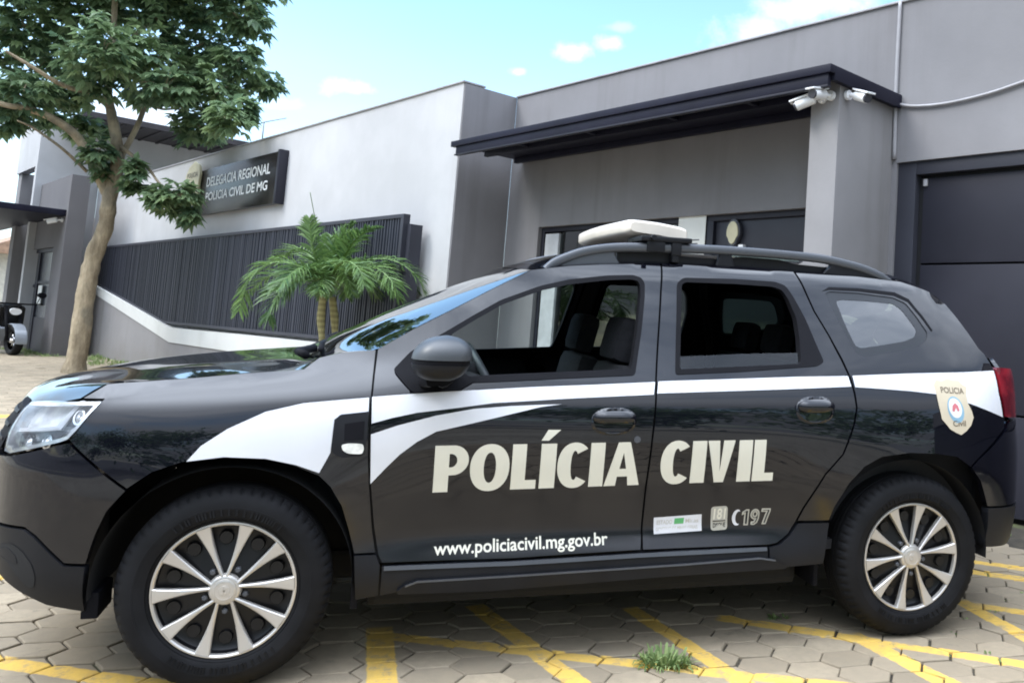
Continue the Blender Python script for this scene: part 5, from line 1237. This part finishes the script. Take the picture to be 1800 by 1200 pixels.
for (x, y, z, rx, ry) in D2['clumps']:
    c = Vector((x, y, z)); rd = rx*.85
    nC = int(100*(rx*ry/.20)**.9)+20
    tcl = rnd.uniform(-.12, .16)
    for _ in range(nC):
        while True:
            a = Vector((rnd.uniform(-1, 1), rnd.uniform(-1, 1), rnd.uniform(-1, 1)))
            if .25 < a.length < 1: break
        wob = 1.04+.26*math.sin(5*a.x+3*a.z+x)+.15*rnd.gauss(0, 1)
        p = c+(VR*a.x*rx+VF*a.y*rd+Vector((0, 0, 1))*a.z*ry)*wob
        out = (VR*a.x+VF*a.y+Vector((0, 0, a.z*.4+.15))).normalized()
        hd_ = (out+Vector((rnd.gauss(0, .5), rnd.gauss(0, .5), rnd.gauss(-.15, .3)))).normalized()
        nl = rnd.choice((4, 5, 5, 6)); Ls = rnd.uniform(.15, .26)
        up = Vector((rnd.gauss(0, .25), rnd.gauss(0, .25), 1)).normalized()
        sd = hd_.cross(up).normalized()
        t0 = min(1, max(0, rnd.gauss(.34, .20)+tcl+(.35 if rnd.random() < .06 else 0)))
        for k in range(nl):
            an = (k-(nl-1)/2)*math.radians(46)
            d = (hd_*math.cos(an)+sd*math.sin(an)+Vector((0, 0, -.35-.25*rnd.random()))).normalized()
            leaf_quads(v, f, tone, p, d, up, Ls*(1-.28*abs(an)/2)*rnd.uniform(.85, 1.1), Ls*.25, min(1, max(0, t0+rnd.gauss(0, .06))))
    for _ in range(5):
        a = Vector((rnd.uniform(-.8, .8), rnd.uniform(-.8, .8), rnd.uniform(-.6, .6)))
        q = c+VR*a.x*rx+VF*a.y*rd+Vector((0, 0, a.z*ry)); bm_tube(tw, [c-Vector((0, 0, ry*.3)), (c+q)/2+Vector((0, 0, .03)), q], [.012, .008, .004], 5, False)
tw.verts.ensure_lookup_table(); n0 = len(v); nf = len(f)
tw.verts.index_update()
v += [x_.co.copy() for x_ in tw.verts]; tone += [.2]*len(tw.verts); f += [tuple(n0+q_.index for q_ in fc.verts) for fc in tw.faces]; tw.free()
o = tpart(mesh_with_tone('crown', v, f, tone, [M['leaf'], M['bark']]))
o.data.polygons.foreach_set('material_index', [0]*nf+[1]*(len(f)-nf))
print('leaf faces', len(f))

pb = Vector(D2['palm']['a'][0])
palm = thing('palm_tree', 'young double stemmed palm with arching fronds in front of the dark slat screen', 'palm', (pb.x, pb.y, gz(pb.x, pb.y)))
def ppart(o): o.parent = palm; o.matrix_parent_inverse = Matrix.Translation(-palm.location); return o
for k in 'ab':
    bm = bmesh.new(); L0 = D2['palm'][k]; L0 = [[L0[0][0], L0[0][1], .05]]+L0
    Q = smooth_path(L0, 5)
    n_ = len(Q); bm_tube(bm, Q, [.034+.002*math.cos(i*1.3)+.012*max(0, 1-abs(i/(n_-1)-.8)/.25) for i in range(n_)], 12)
    ppart(bm_obj('trunk', bm, M['palmstem'], None, True))
def frond(name, path, wid, seed):
    r = random.Random(seed)
    Q = smooth_path(path, 12); n_ = len(Q)
    v, f, tone = [], [], []
    t0 = r.uniform(.25, .75)
    for i in range(n_-1):       # midrib
        a, b_ = Q[i], Q[i+1]; d = (b_-a).normalized(); s = d.cross(Vector((0, 0, 1)))
        s = s.normalized() if s.length > .01 else VR
        w0 = .016*(1-i/n_)+.003; w1 = .016*(1-(i+1)/n_)+.003; k = len(v); u = s.cross(d)
        v += [a-s*w0, a+s*w0, a+u*w0, b_-s*w1, b_+s*w1, b_+u*w1]; tone += [.9]*6
        f += [(k, k+3, k+5, k+2), (k+2, k+5, k+4, k+1), (k+1, k+4, k+3, k)]
    m_ = int(n_*1.45)
    for i in range(int(m_*.08), m_):
        t = i/(m_-1)
        for sg_ in (-1, 1):
            x = min(max(0, (t+r.gauss(0, .008))*(n_-1)), n_-1.001); j = min(int(x), n_-2); p = Q[j].lerp(Q[j+1], x-j); d = (Q[j+1]-Q[j]).normalized()
            s = d.cross(Vector((0, 0, 1)))
            if s.length < .25: s = d.cross(VF)
            s.normalize(); u = s.cross(d)
            L = wid*1.25*(math.sin(math.pi*min(1, .14+.80*t)**.8)*.8+.22)*r.uniform(.8, 1.15)
            q = (d*(.45+.75*t)+s*sg_*.85+u*r.uniform(.0, .5)+Vector((r.gauss(0, .12), r.gauss(0, .12), r.gauss(0, .12)))).normalized()
            wv = q.cross(u).normalized()*.8+u*r.uniform(-.5, .5); wv.normalize(); ww = .0062+.003*r.random()
            dr = r.uniform(.35, .85)
            pts = [p, p+q*L*.33-Vector((0, 0, L*.02)), p+q*L*.66-Vector((0, 0, L*.14*dr)), p+q*L*.92-Vector((0, 0, L*.40*dr))]
            k = len(v); tn = min(1, max(0, t0+r.gauss(0, .18)+(.3 if r.random() < .05 else 0)))
            for pp, w_ in zip(pts, (.6, 1.1, .9, .08)):
                v += [pp-wv*ww*w_, pp+wv*ww*w_]; tone += [tn]*2
            f += [(k, k+2, k+3, k+1), (k+2, k+4, k+5, k+3), (k+4, k+6, k+7, k+5)]
    ppart(mesh_with_tone(name, v, f, tone, M['palmleaf']))
del D2['fronds'][3]
pc = Vector(D2['fronds'][0][0]); rp = random.Random(21)
for k in range(9):
    a = k*2*math.pi/9+rp.uniform(-.3, .3); lf = rp.uniform(.5, .95); up_ = rp.uniform(.12, .55)
    h_ = VR*math.cos(a)+VF*math.sin(a)
    if -.5 < math.cos(a) and up_ < .2: up_ = .3
    D2['fronds'].append([pc+h_*lf*t_+Vector((0, 0, up_*1.5*t_-(up_*1.5+.1)*t_*t_*1.0)) for t_ in (0, .3, .6, .85, 1.0)])
for dx_, dz_, ln_ in ((.12, .70, .1), (.32, .62, -.1), (-.05, .60, .15), (.22, .74, .05)):
    D2['fronds'].append([pc+VR*dx_*t_*(.4+.6*t_)+VF*ln_*t_+Vector((0, 0, dz_*t_-.06*t_*t_)) for t_ in (0, .3, .6, .85, 1.0)])
for i, fr_ in enumerate(D2['fronds']): frond('frond', fr_, (.27, .27, .24, .19, .24, .27, .25, .24, .22, .25, .24, .22)[i % 12], i)
bm = bmesh.new(); bm_tube(bm, smooth_path(D2['spear'], 5), [.012]*5+[.009]*5+[.004]*6, 6); o = ppart(bm_obj('spear_leaf', bm, M['palmleaf'], None, True))
at = o.data.attributes.new('tone', 'FLOAT', 'POINT'); at.data.foreach_set('value', [.3]*len(o.data.vertices))

def blades(name, spots, mat, parent=None):
    v, f, tone = [], [], []
    for (p, n, L, spread) in spots:
        for _ in range(n):
            a = rnd.uniform(0, 2*math.pi); r = spread*math.sqrt(rnd.random())
            b0 = p+Vector((math.cos(a)*r*.45, math.sin(a)*r*.45, 0))
            lean = rnd.uniform(.25, 1.9); d = Vector((math.cos(a)*lean, math.sin(a)*lean, 1)).normalized()
            l = L*rnd.uniform(.55, 1.1); s = d.cross(Vector((0, 0, 1))).normalized() if lean > .05 else VR
            w = .0035+.002*rnd.random(); k = len(v); tn = rnd.random()
            pts = [b0, b0+d*l*.5, b0+d*l*.85-Vector((0, 0, l*.12*lean)), b0+d*l-Vector((0, 0, l*.38*lean))]
            for pp, ww in zip(pts, (1, 1.1, .8, .1)): v += [pp-s*w*ww, pp+s*w*ww]; tone += [tn]*2
            f += [(k, k+2, k+3, k+1), (k+2, k+4, k+5, k+3), (k+4, k+6, k+7, k+5)]
    return mesh_with_tone(name, v, f, tone, mat, parent)
def gcar(x, y):
    w = toworld((x, y, 0)); w.z = gz(w.x, w.y)-.006; return w
tag(blades('grass_tuft', [(gcar(1.55, -.06), 90, .09, .11), (gcar(1.50, -.05), 45, .08, .08), (gcar(1.60, -.075), 40, .08, .08)], M['grass']), 'green grass tuft growing between pavers in front of the car', 'grass tuft')
tag(blades('weed_tuft', [(gcar(2.20, .36), 22, .036, .04), (gcar(2.25, .345), 14, .03, .03)], M['grass']), 'small dark weed in the shade beside the rear tyre', 'weed')
sp_w = []
a_, dx_, dy_ = .0640, .1762, .1560
for _ in range(420):
    i = rnd.randint(6, 34); j = rnd.randint(-12, 16); th = math.radians(-2.6)
    lx = i*dx_+rnd.choice((.064+.025, -.064-.025))+rnd.gauss(0, .012); ly = j*dy_+(dy_/2 if i % 2 else 0)+rnd.choice((.039, -.039))
    x = .709+lx*math.cos(th)-ly*math.sin(th); y = .165+lx*math.sin(th)+ly*math.cos(th)
    if x < 1.9 or toworld((x, y, 0)).y > 4.7 or rnd.random() > (x-1.4)/2.4: continue
    sp_w.append((gcar(x, y), rnd.randint(3, 9), .020, .022))
for _ in range(150):
    x = rnd.uniform(-20, -12); p = Vector((x, 3.80-rnd.random()**2*.7, 0)); p.z = gz(p.x, p.y)-.01; sp_w.append((p, rnd.randint(8, 22), rnd.uniform(.05, .13), .10))
for _ in range(70):
    p = Vector((rnd.uniform(-22.5, -18.5), 3.0-rnd.random()**2*.4, 0)); p.z = gz(p.x, p.y)-.01; sp_w.append((p, 12, .09, .12))
o = blades('joint_grass', sp_w, M['grass']); o['kind'] = 'stuff'
# trees across the street behind the camera: only ever seen mirrored in the paint
v, f, tone = [], [], []
r2 = random.Random(9)
cdir = Vector((.894, -.447, 0)); side = Vector((.447, .894, 0)); cen = Vector((2, 0, 0))+cdir*15
for k in range(64):
    s_ = r2.uniform(-26, 20); h0 = 3.2+3.6*abs(math.sin(s_*.33+.6))*r2.uniform(.5, 1.1)
    c = cen+side*s_+cdir*r2.uniform(-2, 3)+Vector((0, 0, r2.uniform(1.2, h0+.4)))
    R0 = r2.uniform(1.0, 1.9)
    for _ in range(170):
        a = Vector((r2.gauss(0, .5), r2.gauss(0, .5), r2.gauss(0, .42))); p = c+a*R0
        d = Vector((r2.gauss(0, 1), r2.gauss(0, 1), r2.gauss(-.3, .6))).normalized()
        leaf_quads(v, f, tone, p, d, Vector((r2.gauss(0, .5), r2.gauss(0, .5), 1)).normalized(), .42, .13, min(1, max(0, r2.gauss(.3, .2))))
o = mesh_with_tone('tree_line', v, f, tone, M['leaf']); o['kind'] = 'stuff'

# ------------------------------------------------------------------ motorcycle by the entrance block
mc = thing('motorcycle', 'black motorcycle with pale grey fairing parked beside the grey entrance block', 'motorcycle', (-20.0, 2.35, gz(-20.0, 2.35)))
mc.scale = (1.2, 1.5, 1.0); mc.rotation_euler[2] = math.radians(8)
def mpart(o, p=None): o.parent = p or mc; return o
def mwheel(x):
    bm = bmesh.new(); lathe(bm, [(.19, .03), (.25, .055), (.29, .04), (.30, 0), (.29, -.04), (.25, -.055), (.19, -.03)], 40); bmesh.ops.recalc_face_normals(bm, faces=bm.faces)
    for vv in bm.verts: vv.co += Vector((x, 0, .30))
    t = mpart(bm_obj('wheel', bm, M['rubber'], None, True))
    bm = bmesh.new(); bm_tube(bm, [(x, -.05, .3), (x, .05, .3)], .05, 12)
    for k in range(6):
        a = k*math.pi/3; bm_tube(bm, [(x, 0, .3), (x+.19*math.cos(a), 0, .3+.19*math.sin(a))], .012, 6)
    bm_obj('rim', bm, M['chrome'], t, True)
mwheel(.70); mwheel(-.62)
bm = bmesh.new(); bm_prism(bm, [(-.5, .40), (.25, .30), (.46, .58), (.50, .98), (.36, 1.04), (-.02, .98), (-.30, .82), (-.85, .88), (-.95, .78), (-.62, .58)], -.15, .15, 'y'); bmesh.ops.recalc_face_normals(bm, faces=bm.faces); bmesh.ops.bevel(bm, geom=list(bm.edges), offset=.04, segments=2, affect='EDGES')
mpart(bm_obj('body', bm, M['wheelblack'], None, True, 40))
bm = bmesh.new(); bm_prism(bm, [(-.78, .87), (-.25, .80), (.0, .93), (-.02, .97), (-.26, .87), (-.74, .95)], -.13, .13, 'y'); bmesh.ops.recalc_face_normals(bm, faces=bm.faces); bmesh.ops.bevel(bm, geom=list(bm.edges), offset=.02, segments=2, affect='EDGES')
mpart(bm_obj('seat', bm, M['seat'], None, True, 40))
bm = bmesh.new(); arc = [(.70+.345*math.cos(math.radians(a)), .30+.345*math.sin(math.radians(a))) for a in range(-10, 190, 14)]; arc2 = [(.70+.315*math.cos(math.radians(a)), .30+.315*math.sin(math.radians(a))) for a in range(-10, 190, 14)][::-1]
bm_prism(bm, arc+arc2, -.07, .07, 'y'); bm_prism(bm, [(.10, .30), (.42, .26), (.52, .52), (.36, .60), (.12, .50)], -.15, .15, 'y'); bmesh.ops.recalc_face_normals(bm, faces=bm.faces); bmesh.ops.bevel(bm, geom=list(bm.edges), offset=.012, segments=2, affect='EDGES')
mpart(bm_obj('fairing', bm, simple('pale_fairing', (.26, .28, .31), .3, coat=.5), None, True, 40))
bm = bmesh.new()
for s_ in (-1, 1):
    bm_tube(bm, [(.70, .08*s_, .30), (.46, .08*s_, .98)], .022, 8)
bm_tube(bm, [(.38, -.36, 1.06), (.46, -.16, 1.04), (.46, .16, 1.04), (.38, .36, 1.06)], .016, 8)
mpart(bm_obj('handlebar', bm, M['trim'], None, True))
for s_ in (-1, 1):
    bm = bmesh.new(); bm_tube(bm, [(.43, .28*s_, 1.06), (.45, .31*s_, 1.20)], .007, 6); bm_tube(bm, [(.44, .33*s_, 1.245), (.475, .33*s_, 1.25)], [.06, .05], 14); mpart(bm_obj('mirror', bm, M['trim'], None, True, 40))
bm = bmesh.new(); bm_tube(bm, [(.50, 0, .90), (.62, 0, .88)], [.05, .07], 16); mpart(bm_obj('headlight', bm, M['camwhite'], None, True, 40))
bm = bmesh.new(); bm_tube(bm, [(-.2, -.12, .32), (-.95, -.15, .42)], [.03, .05], 10); mpart(bm_obj('exhaust_pipe', bm, M['chrome'], None, True, 40))

# ------------------------------------------------------------------ sky, sun, camera
SUN = Vector((-.33, -.64, .69)).normalized()
el = math.asin(SUN.z); az = math.atan2(SUN.x, SUN.y)
w = bpy.data.worlds.new('World'); scn.world = w; w.use_nodes = True
nt = w.node_tree; nt.nodes.clear()
out = N(nt, 'ShaderNodeOutputWorld'); bg = N(nt, 'ShaderNodeBackground')
sky = N(nt, 'ShaderNodeTexSky', sky_type='NISHITA'); sky.sun_disc = False; sky.sun_elevation = el; sky.sun_rotation = az; sky.air_density = 1.0; sky.dust_density = 1.2; sky.ozone_density = 1.6
tc = nt.nodes.new('ShaderNodeTexCoord'); dirv = tc.outputs['Generated']
s3 = nt.nodes.new('ShaderNodeSeparateXYZ'); nt.links.new(dirv, s3.inputs[0])
zz = mathn(nt, 'MAXIMUM', s3.outputs[2], 0.0)
den = mathn(nt, 'ADD', zz, .16)
cx_ = mathn(nt, 'DIVIDE', s3.outputs[0], den); cy_ = mathn(nt, 'DIVIDE', s3.outputs[1], den)
cv = nt.nodes.new('ShaderNodeCombineXYZ'); nt.links.new(cx_, cv.inputs[0]); nt.links.new(cy_, cv.inputs[1])
n1 = noise(nt, cv.outputs[0], .85, 8, .62, .35)
n2 = noise(nt, cv.outputs[0], .33, 4, .5, .2)
cl_ = ramp(nt, mathn(nt, 'ADD', mathn(nt, 'MULTIPLY', n1, .62), mathn(nt, 'MULTIPLY', n2, .38)), .60, .80, 0, .8)
hz = ramp(nt, zz, .36, .0, 0, .52)
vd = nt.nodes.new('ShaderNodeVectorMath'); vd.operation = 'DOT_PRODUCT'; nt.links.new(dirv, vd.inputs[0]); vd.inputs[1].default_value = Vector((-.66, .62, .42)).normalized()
bank = mathn(nt, 'MULTIPLY', ramp(nt, vd.outputs['Value'], .84, .50), ramp(nt, n1, .34, .56, .25, 1.0))   # broken cloud added out of view for light and reflections, greyer towards the horizon
bdim = mathn(nt, 'ADD', mathn(nt, 'MULTIPLY', ramp(nt, vd.outputs['Value'], .84, .50), mathn(nt, 'ADD', ramp(nt, zz, .10, .72, -.60, .75), ramp(nt, zz, .60, .95, 0, 3.8))), 1.0)  # overhead cloud boosted so the car's upper panels reflect paler
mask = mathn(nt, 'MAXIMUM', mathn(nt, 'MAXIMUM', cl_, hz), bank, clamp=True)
# a few small puffs of cloud
def pixdir(u, v_): return (CAMR @ Vector(((u-CX)/FPX, -(v_-CY)/FPX, -1))).normalized()
wobv = noise(nt, dirv, 26, 5, .6)
for (u, v_, ru, rv, am) in ((1010, 92, 34, 17, .95), (1070, 78, 26, 15, .9), (618, 155, 46, 17, .9), (912, 127, 16, 9, .8), (1095, 48, 30, 10, .35), (490, 182, 40, 14, .55), (1330, 60, 90, 42, .8), (1420, 12, 110, 40, .85), (250, 215, 130, 60, .9)):
    d = pixdir(u, v_); rg_ = (pixdir(u+20, v_)-pixdir(u-20, v_)).normalized(); up_ = (pixdir(u, v_-20)-pixdir(u, v_+20)).normalized()
    def dotn(vec):
        n = nt.nodes.new('ShaderNodeVectorMath'); n.operation = 'DOT_PRODUCT'; nt.links.new(dirv, n.inputs[0]); n.inputs[1].default_value = vec; return n.outputs['Value']
    fwd = dotn(d); a = mathn(nt, 'DIVIDE', dotn(rg_), ru/FPX); b_ = mathn(nt, 'DIVIDE', dotn(up_), rv/FPX)
    a = mathn(nt, 'SUBTRACT', a, d.dot(rg_)/(ru/FPX)); b_ = mathn(nt, 'SUBTRACT', b_, d.dot(up_)/(rv/FPX))
    rr = mathn(nt, 'SQRT', mathn(nt, 'ADD', mathn(nt, 'POWER', mathn(nt, 'ABSOLUTE', a), 2), mathn(nt, 'POWER', mathn(nt, 'ABSOLUTE', b_), 2)))
    rr = mathn(nt, 'ADD', rr, mathn(nt, 'MULTIPLY', mathn(nt, 'SUBTRACT', wobv, .5), 2.6))
    k = mathn(nt, 'MULTIPLY', ramp(nt, rr, 1.25, .15, 0, am), mathn(nt, 'GREATER_THAN', fwd, 0))
    mask = mathn(nt, 'MAXIMUM', mask, k)
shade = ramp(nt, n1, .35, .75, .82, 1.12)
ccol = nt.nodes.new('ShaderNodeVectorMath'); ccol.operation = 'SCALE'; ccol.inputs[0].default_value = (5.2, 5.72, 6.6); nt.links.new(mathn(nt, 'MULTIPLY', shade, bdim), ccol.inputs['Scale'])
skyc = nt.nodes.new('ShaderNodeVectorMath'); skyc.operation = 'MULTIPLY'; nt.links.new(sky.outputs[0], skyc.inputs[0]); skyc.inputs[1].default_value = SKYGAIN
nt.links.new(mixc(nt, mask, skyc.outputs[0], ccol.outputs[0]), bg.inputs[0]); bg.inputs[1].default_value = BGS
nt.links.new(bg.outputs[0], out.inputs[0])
sd = bpy.data.lights.new('sun', 'SUN'); sd.energy = SUNE; sd.angle = math.radians(SUNA); sd.color = (1, .98, .95)
so = bpy.data.objects.new('sun', sd); COL.objects.link(so); so.rotation_euler = SUN.to_track_quat('Z', 'Y').to_euler()
cd = bpy.data.cameras.new('camera'); co = bpy.data.objects.new('camera', cd); COL.objects.link(co)
co.matrix_world = Matrix.Translation(CAMC) @ CAMR.to_4x4()
cd.sensor_fit = 'HORIZONTAL'; cd.sensor_width = 36; cd.lens = 36*FPX/1800
cd.shift_x = (900-CX)/1800; cd.shift_y = (CY-600)/1800
cd.clip_start = .05; cd.clip_end = 2000
scn.camera = co
vs = scn.view_settings; vs.view_transform = 'Standard'; vs.look = 'None'; vs.exposure = EXPO; vs.gamma = 1; vs.use_curve_mapping = False
scn.cycles.max_bounces = 8; scn.cycles.transparent_max_bounces = 16; scn.cycles.use_denoising = True
scn.cycles.pixel_filter_type = 'BLACKMAN_HARRIS'; scn.cycles.filter_width = 1.9
